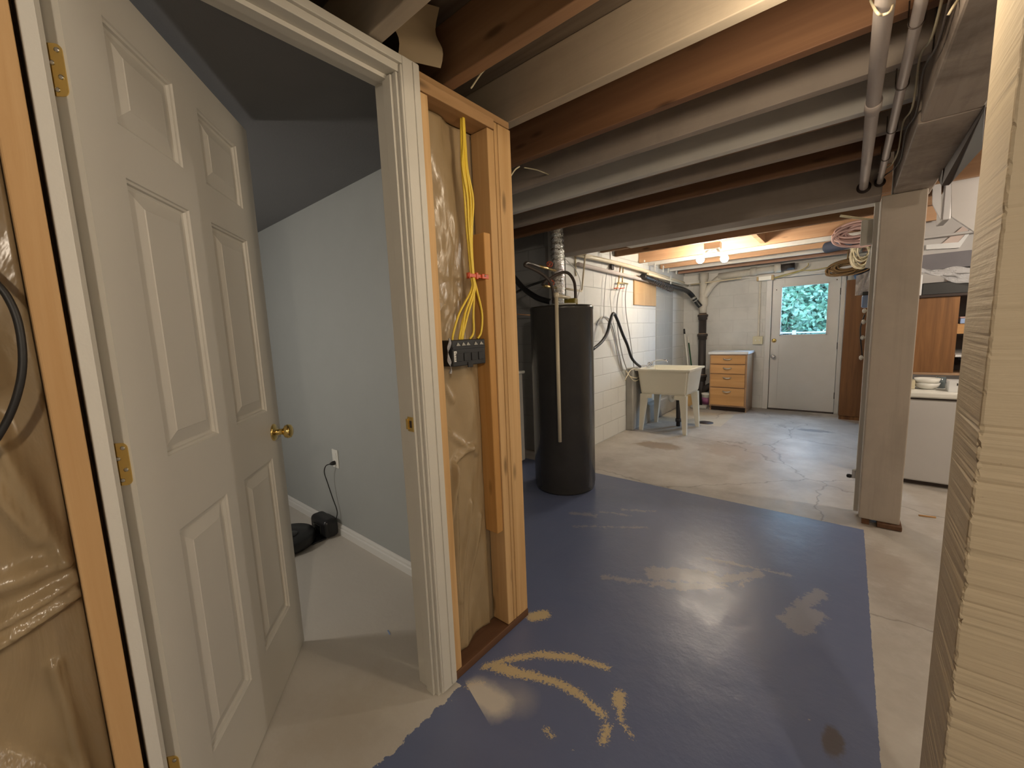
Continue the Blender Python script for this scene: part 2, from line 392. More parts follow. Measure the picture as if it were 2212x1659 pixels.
def film_mat():
    t = NT('polythene_vapour_barrier')
    n = t.noise(t.pos, 3, 5, .6)
    c = t.mix(n, (.33, .235, .12), (.54, .41, .25))
    w_ = t.noise(t.map(t.pos, (7, 7, 2.5)), 1.0, 5, .5, 1.2)
    t.bump(w_, .4, .03)
    t.set(c, .24, 0, .55); t.p.inputs['Alpha'].default_value = .72
    return t.m
m_film = film_mat()
def bag_mat():
    t = NT('clear_plastic_bag'); t.set((.85, .85, .88), .15, 0, .8, Transmission_Weight=.2); t.p.inputs['Alpha'].default_value = .85
    t.bump(t.noise(t.pos, 45, 5, .7, 1.), .9, .02); return t.m
m_bag = bag_mat()
def glass_mat():
    t = NT('window_glass'); tr = t.n.new('ShaderNodeBsdfTransparent'); gl = t.n.new('ShaderNodeBsdfGlossy'); gl.inputs['Roughness'].default_value = .02
    mx = t.n.new('ShaderNodeMixShader'); mx.inputs[0].default_value = .05; t.l.new(tr.outputs[0], mx.inputs[1]); t.l.new(gl.outputs[0], mx.inputs[2]); t.l.new(mx.outputs[0], t.out.inputs[0]); return t.m
m_glass = glass_mat()
def emis(name, col, st):
    t = NT(name); t.set(col, .3); t.p.inputs['Emission Color'].default_value = (*col, 1); t.p.inputs['Emission Strength'].default_value = st; return t.m
m_bulb = emis('lit_bulb', (1.0, .88, .66), 60)
def foil_mat():
    t = NT('foil_duct'); t.bump(t.noise(t.map(t.pos, (30, 30, 22)), 1, 4, .7), 1.0, .02); return t.set((.75, .75, .74), .22, 1)
m_foil = foil_mat()

# ================= SETTING
def struct(name, mb, m, parent=None):
    o = mb.obj(name, m, parent)
    if parent is None: o['kind'] = 'structure'
    return o
ZC = 2.325
struct('floor', MB().box(-3.6, 2.8, -2.6, 7.35, -.1, 0), m_floor)
struct('ceiling', MB().box(-3.6, 2.8, -2.6, 7.35, ZC, ZC+.06), m_subfloor)
struct('wall_left', MB().box(-2.35, -2.15, 3.45, 7.15, 0, ZC), m_blockL)
struct('wall_alcove', MB().box(-3.45, -2.35, 3.45, 3.6, 0, ZC), m_blockA)
struct('wall_outer_left', MB().box(-3.6, -3.45, -2.6, 3.6, 0, ZC), m_blockA)
struct('wall_front', MB().box(-3.45, 2.6, -2.6, -2.45, 0, ZC), m_blockA)
struct('wall_right', MB().box(2.6, 2.8, -2.6, 7.15, 0, ZC), m_blockL)
DX0, DX1, DZ = -.893, -.10, 1.945
struct('wall_back', MB().box(-2.35, DX0-.02, 7.15, 7.35, 0, ZC).box(DX1+.02, 2.8, 7.15, 7.35, 0, ZC).box(DX0-.02, DX1+.02, 7.15, 7.35, DZ+.02, ZC), m_blockB)
struct('trim_1', MB().box(-2.15, .16, 7.11, 7.15, 1.985, 2.12, .004), LUM['whitep'])          # sill board over the back wall
# closet
struct('wall_closet_back', MB().box(-3.45, -1.19, 1.21, 1.33, 0, 2.135), m_wallc)
struct('wall_closet_front', MB().box(-3.45, -1.19, -1.3, -1.2, 0, 2.135), m_wallc)
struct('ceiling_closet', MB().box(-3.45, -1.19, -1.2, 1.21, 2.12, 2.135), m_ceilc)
struct('wall_closet_side', MB().box(-1.19, -1.172, -1.3, .058, 0, 2.11).box(-1.19, -1.172, .885, 1.33, 0, 2.11), m_drywall)
struct('baseboard_closet', MB().prism([(-3.44, 1.21, 0), (-3.44, 1.193, 0), (-3.44, 1.193, .04), (-3.44, 1.199, .046), (-3.44, 1.199, .058), (-3.44, 1.205, .068), (-3.44, 1.21, .07)], (2.245, 0, 0)), m_base)
# bare block strip and plywood patch on the left wall
struct('trim_2', MB().box(-2.152, -2.143, 5.86, 6.58, .0, 1.86), m_rawblock)
p = MB().box(-2.148, -2.130, 5.06, 5.82, 1.60, 1.965, .002).obj('plywood_patch', m_ply); tag(p, 'square of plywood screwed over an opening high on the white block wall', 'board')
struct('wall_pilaster', MB().box(-2.15, -2.06, 4.83, 5.35, 0, .80, .01).box(-2.15, -2.055, 5.35, 7.15, 0, .25, .02), m_concr)

# ================= door frame of the closet
X = -1.075
struct('trim_3', MB().box(-1.19, X, .058, .079, 0, 2.09, .002).box(-1.145, -1.115, .079, .088, 0, 2.09), m_jambw)
struct('trim_4', MB().box(-1.19, X-.004, .803, .828, 0, 2.09, .002).box(-1.135, -1.095, .793, .803, 0, 2.085, .002)
       .box(X-.004, X+.012, .818, .88, .012, 2.135, .003).box(X+.010, X+.016, .855, .878, .02, 2.13, .002).box(X-.004, X+.009, .812, .835, 0.01, 2.11, .003), m_jamb)
struct('trim_5', MB().box(-1.19, X, .058, .83, 2.09, 2.112, .002).box(-1.145, -1.115, .079, .80, 2.078, 2.09).box(X-.004, X+.010, .058, .86, 2.112, 2.135, .002), m_jamb)

# strike plate on the jamb
sp = MB().box(-1.128, -1.098, .7905, .7925, .985, 1.035, .0008).box(-1.132, -1.122, .786, .7925, .992, 1.028, .001).obj('strike_plate', m_brass); MB().box(-1.118, -1.106, .7900, .7906, .998, 1.022).obj('latch_hole_shade', m_dark, sp); tag(sp, 'small brass strike plate let into the right jamb of the open closet door', 'strike plate')  # thin dark plate puts in the shade inside the latch hole

# ================= closet door leaf (six raised panels)
def door_leaf():
    a = math.atan2(-.628, .778)                  # free edge towards the hinge
    L, T, Z0, Z1 = .807, .035, .006, 2.085
    P = Vector((-1.760, .620, 0))
    # local frame: x from free edge to hinge, y out of the visible face, z up
    d = Vector((.778, -.628, 0)).normalized(); n = Vector((.628, .778, 0)).normalized()
    Mx = Matrix((d, n, Vector((0, 0, 1)))).transposed().to_4x4(); Mx.translation = P
    root = empty('door_1', P, None, None); root['kind'] = 'structure'
    xs = [0, .107, .350, .463, .697, L]
    zs = [Z0, .243, .860, 1.043, 1.666, 1.775, 1.985, Z1]
    mb = MB(); b = mb.b
    for side, y0, sgn in ((0, 0, 1), (1, -T, -1)):
        for i in range(5):
            for j in range(7):
                x0, x1, z0, z1 = xs[i], xs[i+1], zs[j], zs[j+1]
                if i in (1, 3) and j in (1, 3, 5):
                    prof = [(0, 0), (.002, -.004), (.007, -.006), (.009, -.012), (.014, -.0135), (.017, -.0135), (.050, -.003), (.052, -.0015)]
                    prev = None
                    for (ins, dep) in prof:
                        r = [b.verts.new(Mx @ Vector((xx, y0+sgn*dep, zz))) for xx, zz in ((x0+ins, z0+ins), (x1-ins, z0+ins), (x1-ins, z1-ins), (x0+ins, z1-ins))]
                        if prev:
                            for k in range(4): b.faces.new((prev[k], prev[(k+1) % 4], r[(k+1) % 4], r[k]))
                        prev = r
                    b.faces.new(prev)
                else:
                    b.faces.new([b.verts.new(Mx @ Vector(q)) for q in ((x0, y0, z0), (x1, y0, z0), (x1, y0, z1), (x0, y0, z1))])
    for q in (((0, 0, Z0), (0, -T, Z0), (0, -T, Z1), (0, 0, Z1)), ((L, 0, Z0), (L, -T, Z0), (L, -T, Z1), (L, 0, Z1)), ((0, 0, Z1), (L, 0, Z1), (L, -T, Z1), (0, -T, Z1)), ((0, 0, Z0), (L, 0, Z0), (L, -T, Z0), (0, -T, Z0))):
        b.faces.new([b.verts.new(Mx @ Vector(k)) for k in q])
    bmesh.ops.remove_doubles(b, verts=b.verts[:], dist=.0002)
    mb.obj('door_leaf', m_door, root)
    # knob
    ax = Matrix((d, Vector((0, 0, 1)), n)).transposed()
    c = Mx @ Vector((.068, 0, .952)); kn = MB()
    kn.lathe([(.033, 0), (.033, .003), (.030, .007), (.013, .010), (.011, .030), (.014, .036), (.024, .042), (.0275, .052), (.025, .062), (.016, .067), (0.001, .0685)], c, 28, ax)
    kn.lathe([(.033, -T), (.033, -T-.003), (.030, -T-.007), (.013, -T-.010), (.011, -T-.030), (.024, -T-.042), (.0275, -T-.052), (.016, -T-.067), (0.001, -T-.0685)], c, 28, ax)
    tag(kn.obj('door_knob', m_brass, root), 'round polished brass knob')
    # hinges: leaf plates on the edge + knuckle
    for zc in (1.812, 1.062, .325):
        h = MB()
        rc = .011; hy0, hy1 = -T-.002, -.005; arc = [(hy1-rc+rc*math.sin(q_*math.pi/10), zc+.045-rc+rc*math.cos(q_*math.pi/10)) for q_ in range(6)]+[(hy1-rc+rc*math.cos(q_*math.pi/10), zc-.045+rc-rc*math.sin(q_*math.pi/10)) for q_ in range(6)]
        h.prism([Mx @ Vector((L, yy, zz)) for yy, zz in [(hy0, zc+.045)]+arc+[(hy0, zc-.045)]], d*.0018)
        h.tube([Mx @ Vector((L+.004, -T-.003, zc-.046)), Mx @ Vector((L+.004, -T-.003, zc+.046))], .0055, 12, False)
        o = h.obj('hinge', m_brass, root); o['label'] = 'brass butt hinge'
        s_ = MB()
        for dz, dy in ((-.034, -.022), (-.012, -.013), (.012, -.024), (.034, -.013)):
            s_.lathe([(.0042, 0), (.0042, .0012), (.002, .0018), (.0004, .0018)], Mx @ Vector((L+.0018, dy, zc+dz)), 10, Matrix((n, Vector((0, 0, 1)), d)).transposed())
        s_.obj('screw', m_steel, o)
door_leaf()

# ================= partition framing right of the door
def stick(name, mat, b6, label, cat, bev=.003, group=None):
    o = MB().box(*b6, bev).obj(name, mat); return tag(o, label, cat, group)
FX = -1.077
stick('wall_stud', LUM['stud'], (-1.165, FX, .885, .921, .035, 2.068), 'narrow pine stud beside the cream door jamb, edge splashed with paint', 'stud')
stick('wall_stud', LUM['stud'], (-1.165, FX, 1.199, 1.236, .035, 2.068), 'pine stud standing behind the short orange block in the open stud bay', 'stud')
stick('wall_stud', LUM['stud'], (-1.165, FX, 1.239, 1.256, .035, 2.10), 'thin pine strip between the two broad studs at the partition end', 'stud', .002)
stick('wall_stud', LUM['stud'], (-1.165, FX+.001, 1.259, 1.335, .035, 2.10), 'knotty broad pine stud forming the end of the open partition', 'stud')
stick('wood_block', LUM['stud2'], (-1.160, -1.082, 1.161, 1.197, .47, 1.685), 'short orange pine block nailed inside the stud bay holding the red cable staple', 'wood block', .004)
stick('top_plate', LUM['plate'], (-1.165, FX+.004, .885, 1.236, 2.070, 2.108), 'lower pine plate across the top of the open stud bay', 'plate')
stick('top_plate', LUM['plate'], (-1.175, FX-.012, -1.2, 1.345, 2.112, 2.138), 'long pine plate under the joist ends above the closet door', 'plate')
stick('sole_plate', LUM['sole'], (-1.165, FX+.002, .885, 1.338, 0, .033), 'dark brown sole plate at the foot of the open stud bay', 'plate')
stick('wall_stud', LUM['studL'], (-1.165, FX+.004, .012, .050, .035, 2.11), 'tall orange pine stud left of the closet door frame', 'stud')
stick('sole_plate', LUM['sole'], (-1.165, FX, -1.2, .054, 0, .034), 'sole plate under the plastic covered wall left of the door', 'plate')
# vapour barrier sheets
def crinkle(u, v, a=1.0):
    return a*(.010*math.sin(9*v+4*u)+.003*math.sin(23*v-11*u+1)+.001*math.sin(41*v+19*u)+.012*math.sin(5*u+2.5*v))
def sheet(y0, y1, z0, z1, xf, name, label, nu=30, nv=90, amp=1.0, folds=()):
    def fn(u, v):
        y = y0+(y1-y0)*u; z = z0+(z1-z0)*v; k = min(1, 6*min(u, 1-u)+.15)
        x = xf+crinkle(u*1.3, v*2.2, amp)*k
        for (ya, za, yb, zb, h, wd) in folds:
            dx, dz = yb-ya, zb-za; L2 = dx*dx+dz*dz; t = max(0, min(1, ((y-ya)*dx+(z-za)*dz)/L2)); dd = math.hypot(y-ya-t*dx, z-za-t*dz)
            x += h*math.exp(-(dd/wd)**2)
        return Vector((max(-1.168, min(x, -1.084)), y, z))
    o = MB().grid(fn, nu, nv).obj(name, m_film); sm = o.modifiers.new('thickness', 'SOLIDIFY'); sm.thickness = .0006
    return tag(o, label, 'plastic sheet')
sheet(.922, 1.160, .036, 2.065, -1.150, 'plastic_sheet', 'crinkled clear plastic over brown board inside the open stud bay', 44, 200, .7,
      [(1.0, .80, .95, .55, .025, .012), (1.02, .82, 1.10, .85, .02, .012), (1.0, .80, .98, .25, .018, .012), (1.08, .62, .96, .1, .015, .01), (.95, .97, 1.12, .82, .012, .01), (1.12, .55, 1.0, .05, .012, .01), (.96, 1.16, 1.02, 1.05, .015, .01)])
sheet(-.5, .010, .036, 2.10, -1.150, 'plastic_sheet', 'crinkled clear plastic over brown board at the far left of the photo', 70, 220, 1.0,
      [(-.2, .78, .01, .86, .03, .012), (-.2, .74, .01, .83, .03, .01), (-.18, .88, 0, .90, .022, .02), (-.06, 1.18, 0.0, .9, .02, .012), (-.2, .66, -.02, .42, .025, .016), (-.12, 1.6, -.05, 1.25, .02, .02), (-.04, .7, -.02, .3, .02, .008), (-.09, 1.15, -.03, .95, .018, .01)])
# black cable loop at far left
cab = MB().tube([onx(-60, 560, -1.10), onx(-20, 600, -1.09), onx(15, 640, -1.085), onx(40, 700, -1.08), onx(49, 780, -1.078), onx(38, 850, -1.08), onx(12, 915, -1.085), onx(-30, 980, -1.09), onx(-80, 1040, -1.10)], .0055, 12)
tag(cab.obj('cable', m_blackr), 'black cable looping out from the left edge over the plastic sheet', 'cable')

# electrical box
eb = empty('electrical_box', (-1.11, 1.05, 1.185), 'black four gang electrical box hanging at the yellow cable ends', 'electrical box')
b = MB().box(-1.152, -1.082, .968, 1.138, 1.188, 1.283, .003)
for k in range(4): b.box(-1.0825, -1.079, .985+k*.038, 1.010+k*.038, 1.205, 1.235, .001)
b.box(-1.084, -1.079, 1.04, 1.065, 1.18, 1.20, .001).box(-1.0845, -1.0795, .97, 1.136, 1.25, 1.258, .001)
b.obj('box_body', m_black, eb)
c_ = MB()
for y in (.995, 1.022, 1.045, 1.085, 1.115): c_.prism([(-1.0815, y-.008, 1.262), (-1.0815, y+.012, 1.262), (-1.0815, y, 1.274)], (.0025, 0, 0))
c_.obj('clamp_tab', plain('grey_clamp', (.35, .34, .30), .5), eb)
lb = MB().box(-1.082, -1.0812, .975, .988, 1.205, 1.243).obj('barcode_label', m_white, eb)
bars = MB()
for k in range(7): bars.box(-1.0813, -1.0808, .9775, .9855, 1.209+k*.0045, 1.209+k*.0045+(.0012 if k % 2 else .0024))
bars.obj('bar', m_black, lb)
wr = MB().grid(lambda u, v: Vector((-1.085+.006*math.sin(14*v+5*u)-.03*u*u, .950+.028*u+.006*math.sin(9*v), 1.165+.125*v)), 8, 24).obj('plastic_wrap', m_bag); tag(wr, 'torn clear plastic bunched at the left side of the black electrical box', 'plastic wrap')
sm = wr.modifiers.new('t', 'SOLIDIFY'); sm.thickness = .0008
# yellow cables
ends = [(.992, 1.0, -.006), (1.022, .6, -.002), (1.034, .3, .002), (1.080, -.6, .003), (1.118, -2.2, .008), (1.028, .8, -.004)]
for k, (ye, bl, off) in enumerate(ends):
    x = -1.105+.004*(k % 3)
    pts = [(x, 1.098+off*.7, 2.072), (x, 1.096+off*1.2, 1.98), (x+.004, 1.095+off*2.2-.002*k, 1.90), (x+.006, 1.102+off*2.8, 1.80), (x+.004, 1.100+off*1.8, 1.70), (x+.004, 1.100+off, 1.62),
           (x+.005, 1.103+off*.8, 1.52), (x+.006, 1.106+off-.006*bl*.5, 1.47), (x+.006, (1.10+ye)/2-.012*bl+off, 1.38), (x+.004, ye+(.004 if bl > 0 else .018), 1.31), (x, ye, 1.284)]
    names = ['leftmost ending', 'second ending from left', 'middle ending', 'fourth ending', 'bowed rightmost ending', 'rear ending']
    tag(MB().tube(pts, .0042, 8).obj('yellow_cable', m_yellow), 'yellow electrical cable with the %s at the black box' % names[k], 'cable', None)
st = MB().box(-1.094, -1.086, 1.070, 1.19, 1.512, 1.526, .002).box(-1.097, -1.083, 1.112, 1.122, 1.507, 1.531, .002).box(-1.097, -1.083, 1.180, 1.189, 1.505, 1.533, .002).box(-1.10, -1.083, 1.074, 1.080, 1.507, 1.529, .002).box(-1.085, -1.080, 1.14, 1.176, 1.510, 1.528, .002)
st = st.obj('cable_staple', m_red); tag(st, 'red plastic cable holder round the yellow cables', 'cable holder')
MB().lathe([(.004, 0), (.004, .002), (.0005, .003)], (-1.080, 1.155, 1.522), 12, 'x').obj('nail', m_steel, st)

# ================= closet contents
sk = empty('robot_dock', (-2.66, 1.15, 0), 'black charging dock against the closet wall behind the robot vacuum', 'charging dock')
d_ = MB().box(-2.77, -2.55, 1.095, 1.190, 0.003, .130, .030, 5); d_.obj('dock_body', m_black, sk)
MB().box(-2.75, -2.57, 1.02, 1.11, 0.002, .012, .004).obj('dock_ramp', m_black, sk)
MB().box(-2.71, -2.61, 1.090, 1.098, .03, .09, .003).obj('dock_panel', plain('gloss_black', (.01, .01, .01), .12), sk)
rv = empty('robot_vacuum', (-2.69, .905, 0), 'black round robot vacuum partly hidden behind the open door', 'robot vacuum')
MB().lathe([(.10, .012), (.160, .014), (.172, .030), (.172, .070), (.165, .082), (.08, .086), (.001, .087)], (-2.69, .905, 0), 64).obj('vacuum_body', m_black, rv)
MB().lathe([(.045, .084), (.046, .089), (.040, .093), (.001, .093)], (-2.66, .925, 0), 32).obj('vacuum_button', plain('satin_black', (.02, .02, .02), .3), rv)
MB().box(-2.76, -2.62, .875, .935, .002, .013, .002).obj('wheel', m_blackr, rv)
ol = empty('wall_outlet', (-2.545, 1.21, .47), 'white wall outlet above the robot dock', 'outlet')
MB().box(-2.582, -2.508, 1.203, 1.2098, .468, .590, .003).obj('cover_plate', m_white, ol)
MB().box(-2.562, -2.528, 1.200, 1.204, .53, .568, .006, 3).box(-2.562, -2.528, 1.200, 1.204, .484, .522, .006, 3).obj('socket', m_white, ol)
cp = empty('power_cord', (-2.56, 1.17, .13), 'thin black cord from the closet outlet down to the robot dock', 'cord')
MB().lathe([(.014, 0), (.014, -.012), (.009, -.028), (.004, -.034)], (-2.545, 1.1995, .503), 16, 'y').obj('plug', m_blackr, cp)
MB().tube([(-2.545, 1.166, .503), (-2.57, 1.150, .49), (-2.60, 1.150, .44), (-2.60, 1.165, .36), (-2.585, 1.18, .26), (-2.56, 1.19, .17), (-2.56, 1.18, .122)], .0032, 8).obj('cord_wire', m_blackr, cp)
# unseen lamp stand added behind the door to carry the closet light
cl = empty('added_floor_lamp', (-2.75, -.35, 0), 'unseen floor lamp added in the closet behind the open door', 'lamp')
MB().lathe([(.12, 0), (.12, .015), (.02, .025), (.008, .03), (.008, 1.2), (.03, 1.21), (.03, 1.24), (.001, 1.241)], (-2.75, -.35, 0), 24).obj('lamp_pole', m_steel, cl)

# ================= joists, near bay
ZJ = 2.14; HJ = ZC-ZJ-.001
near = [(-2.05, 'cream'), (-1.74, 'brown2'), (-1.43, 'cream'), (-1.12, 'brown'), (-.81, 'cream'), (-.50, 'brown2'), (-.19, 'cream'), (.12, 'brown2'), (.43, 'cream'), (.753, 'cream'), (1.045, 'brown2'), (1.385, 'cream'), (1.70, 'brown'), (2.01, 'greyp'), (2.34, 'whitep'), (2.645, 'greyp'), (2.935, 'brown')]
look = {'cream': 'cream painted', 'brown': 'dark bare', 'brown2': 'knotty bare brown', 'greyp': 'grey painted', 'whitep': 'bright white painted', 'orange': 'orange bare', 'red': 'reddish bare'}
ordn = ['first', 'second', 'third', 'fourth', 'fifth', 'sixth', 'seventh', 'eighth', 'ninth', 'tenth', 'eleventh', 'twelfth', 'thirteenth', 'fourteenth', 'fifteenth', 'sixteenth', 'seventeenth', 'eighteenth', 'nineteenth']
inview = [j for j in near if j[0] > .6]
for k, (y, m) in enumerate(near):
    n_ = len(near)-k
    wd = .024 if m == 'brown' else .030
    o = MB().box(-3.44, .163, y-.040 if m != 'brown' else y-.034, y+.006, ZJ, ZC-.001, .003).obj('floor_joist', LUM[m])
    tag(o, '%s floor joist overhead, %s counted towards the camera from the cross beam' % (look[m], ordn[n_-1]), 'joist')
tag(MB().box(-2.9, .160, 2.39, 2.43, 2.165, 2.215, .003).obj('nailing_strip', LUM['brown2']), 'thin bare strip running between the white and the grey joist before the cross beam', 'strip')
# cross beam
o = MB().box(-2.15+.002, .112, 3.285, 3.47, 2.012, 2.30, .006).obj('cross_beam', LUM['beam']); tag(o, 'thick grey painted cross beam spanning from the left wall to the far post', 'beam')
o = MB().box(-1.55, .112, 3.472, 3.60, 2.018, 2.14, .004).obj('beam_board', LUM['whitep']); tag(o, 'white painted board doubled behind the grey cross beam', 'board')
# rear bay joists
rear = [(3.86, 'brown2'), (4.20, 'brown2'), (4.56, 'brown2'), (5.27, 'orange'), (5.60, 'whitep'), (6.05, 'orange'), (6.45, 'whitep'), (6.85, 'red')]
for k, (y, m) in enumerate(rear):
    o = MB().box(-2.145, .60, y-.042, y, ZJ, ZC-.001, .003).obj('floor_joist', LUM[m])
    tag(o, '%s joist in the lit rear room, %s counted from the back door' % (look[m], ordn[len(rear)-1-k]), 'joist')
MB_ = MB().box(-.78, -.735, 4.565, 5.222, 2.16, ZC-.002).obj('joist_block', LUM['orange']); tag(MB_, 'orange blocking piece between two joists near the rear lamp', 'wood block')
# right side joists
for k, y in enumerate((-1.4, -.6, .1, .7, 1.3, 1.9, 2.5, 3.1)):
    o = MB().box(.328, 2.59, y-.04, y, 2.10, ZC-.001, .003).obj('floor_joist', LUM['brown' if k % 2 else 'greyp'])
    tag(o, 'joist right of the girder above the side area, %s from the front wall' % ordn[k], 'joist')
# girder + posts
g = MB().box(.167, .326, -2.44, 2.215, 2.012, 2.30, .007).box(.160, .326, 2.215, 3.48, 2.010, 2.30, .006).obj('girder', LUM['beamy']); tag(g, 'heavy rough grey girder running overhead to the far post', 'beam')
ps = MB().box(.112, .305, 3.30, 3.43, .03, 2.009, .006).obj('wooden_post', LUM['post']); tag(ps, 'grey painted wooden post where the girder meets the cross beam', 'post')
MB().box(.128, .165, 3.285, 3.45, .002, .03).box(.20, .315, 3.272, 3.45, .002, .030, .004).obj('shim', LUM['sole'], ps)
tr = MB().box(.088, .112, 3.432, 3.50, .02, 2.008, .002).obj('post_trim', LUM['trimw']); tag(tr, 'pale edge board fixed behind the far post', 'board')
np_ = MB()
def npost(u, v): pass
np_.box(.165, .335, .934, 1.115, 0, 2.009, .004)
bmesh.ops.subdivide_edges(np_.b, edges=[e for e in np_.b.edges if abs(e.verts[0].co.z-e.verts[1].co.z) > 1], cuts=400)
for v in np_.b.verts:
    if abs(v.co.x-.165) < .006 and abs(v.co.y-.934) < .006:
        z = v.co.z; k = (math.sin(z*97)+math.sin(z*213+1)+math.sin(z*31))*.33
        amp = .0035 if z < 1.15 else .0010
        v.co.x += amp*max(0, k+random.uniform(-.5, .6)); v.co.y += amp*max(0, k+random.uniform(-.5, .6))
for f in np_.b.faces: f.smooth = False
tag(np_.obj('wooden_post', LUM['rough']), 'rough sawn cream painted post filling the right edge of the photo', 'post')

# ================= pipes and wires overhead right
tag(MB().tube([(.033, -.3, 2.062), (.030, 1.45, 2.075), (.029, 1.47, 2.075), (.028, 3.27, 2.075)], .021, 16, False).tube([(.0295, 2.05, 2.075), (.0295, 2.13, 2.075)], .025, 16, False).obj('steel_pipe', m_pipeg), 'wider grey painted pipe hanging under the joists beside the girder', 'pipe')
tag(MB().tube([(.100, -.3, 2.075), (.098, 3.27, 2.085)], .014, 14, False).obj('steel_pipe', m_pipeg), 'thinner grey painted pipe nearer the girder', 'pipe')
hl = MB()
for x, z, r in ((.029, 2.075, .034), (.099, 2.085, .026)):
    hl.lathe([(r, 0), (r, -.004), (r*.1, -.0041)], (x, 3.284, z), 24, 'y')
tag(hl.obj('pipe_hole_shade', m_dark), 'dark discs for the shade in the holes where the two pipes pass through the cross beam', 'holes')  # flat dark discs on the beam stand for the shade inside the holes
for k, y in enumerate((1.62, 2.0, 2.42, 2.8)):
    r = .0165
    pts = [(.099+r*math.cos(a), y, 2.082+r*math.sin(a)) for a in [math.pi*(1+q/10) for q in range(11)]]
    pts = [(pts[0][0], y, 2.139)]+pts+[(pts[-1][0], y, 2.139)]
    tag(MB().tube(pts, .0018, 6, False).obj('pipe_hanger', m_wired), 'dark wire hanger on the thin pipe, %s from the camera' % ordn[k], 'hanger', )
tag(MB().tube([onz(1880, 0, 2.13), onz(1893, 25, 2.03), onz(1905, 32, 2.02), onz(1925, 22, 2.03), onz(1932, -10, 2.13)], .003, 8).obj('wire_loop', m_wire), 'cream wire looped under the wider grey pipe at the top edge', 'wire')
tag(MB().tube([onz(2048, 33, 2.02), onz(2062, 10, 2.04), onz(2085, -20, 2.1)], .003, 8).obj('wire_end', m_wire), 'cream wire end poking down beside the girder at the top edge', 'wire')
wpts = [(.155, .9, 2.10), (.150, 1.4, 2.08), (.152, 1.7, 2.05), (.146, 1.95, 2.09), (.154, 2.2, 2.05), (.148, 2.5, 2.09), (.152, 2.75, 2.05), (.140, 2.95, 2.06), (.12, 3.15, 2.09), (.10, 3.27, 2.10)]
tag(MB().tube(wpts, .0035, 6).obj('cable', m_wired), 'dark cable stapled along the left side of the girder', 'cable')
tag(MB().tube([(a-.012, b_, c+.03-.008*math.sin(b_*9)) for a, b_, c in wpts], .0035, 6).obj('cable', m_wire), 'cream cable stapled along the left side of the girder', 'cable')
for k, (a, b_) in enumerate(((Vector((-1.08, 1.334, 1.93)), onz(1122, 360, 2.02)), (onz(1132, 362, 2.139), ony(1185, 377, 1.972)), (onz(1018, 190, 2.137), onz(1058, 140, 2.32)))):
    
    tag(MB().tube([a, (a+b_)/2+Vector((0, 0, .006)), b_], .003, 6).obj('wire', m_wire), ['short cream wire end by the knotty partition stud', 'cream wire with dark tip under the joists right of the partition', 'cream wire rising behind the knotty joist'][k], 'wire')
tag(MB().grid(lambda u, v: Vector((-1.10+.06*u+.015*math.sin(7*v), .83+.12*u, 2.145+.17*v)), 8, 10).obj('paper_flap', plain('kraft_paper', (.34, .26, .16), .8, 0, .1)), 'torn kraft insulation paper hanging between joists above the door', 'paper')

# ================= water heater
HC = Vector((-1.793, 2.798, 0)); HR = .252
wh = empty('water_heater', HC, 'tall black cylindrical water heater on the blue floor', 'water heater')
MB().lathe([(HR-.01, 0), (HR-.004, .02), (HR-.004, .05), (HR, .055), (HR, 1.465), (HR+.003, 1.468), (HR+.003, 1.488), (HR-.008, 1.497), (.05, 1.503), (.001, 1.503)], HC, 72).obj('tank', m_heater, wh)
MB().tube([HC+Vector((.02, .0, 1.50)), HC+Vector((.02, 0, 1.515))], .11, 24, False).obj('top_insulation', m_white, wh)
tp = [onx(1233, 643, -1.80), onx(1215, 640, -1.74), onx(1203, 639, -1.66)]
pd = Vector((-1.655, 2.52, 0))
MB().tube([HC+Vector((.06, .03, 1.56)), Vector((pd.x, pd.y, 1.562))], .014, 12, False).tube([Vector((pd.x, pd.y, 1.57)), Vector((pd.x, pd.y, .46))], .0145, 12, False).lathe([(.017, 0), (.019, .01), (.019, .03), (.015, .036)], (pd.x, pd.y, 1.545), 14).obj('relief_pipe', m_pvc, wh)
MB().box(HC.x+.03, HC.x+.13, HC.y-.01, HC.y+.05, 1.505, 1.555, .01).obj('wiring_cap', plain('yellow_black_cap', (.25, .19, .02), .5, 0, .5), wh)
hp1 = [onx(1196, 655, -1.76), onx(1196, 640, -1.76), onx(1193, 620, -1.77), onx(1183, 602, -1.80), onx(1165, 588, -1.84), onx(1145, 578, -1.88), onx(1134, 573, -1.90), onx(1138, 568, -1.92), onx(1150, 571, -1.93), onx(1165, 576, -1.95)]
hp2 = [onx(1243, 657, -1.74), onx(1243, 630, -1.74), onx(1240, 608, -1.76), onx(1230, 592, -1.80), onx(1218, 588, -1.84), onx(1203, 593, -1.88), onx(1188, 602, -1.92), onx(1176, 610, -1.95), onx(1172, 615, -1.95)]
MB().tube(hp1, .0125, 12).obj('flexible_hose', m_wired, wh); MB().tube(hp2, .0125, 12).obj('flexible_hose', m_wired, wh)
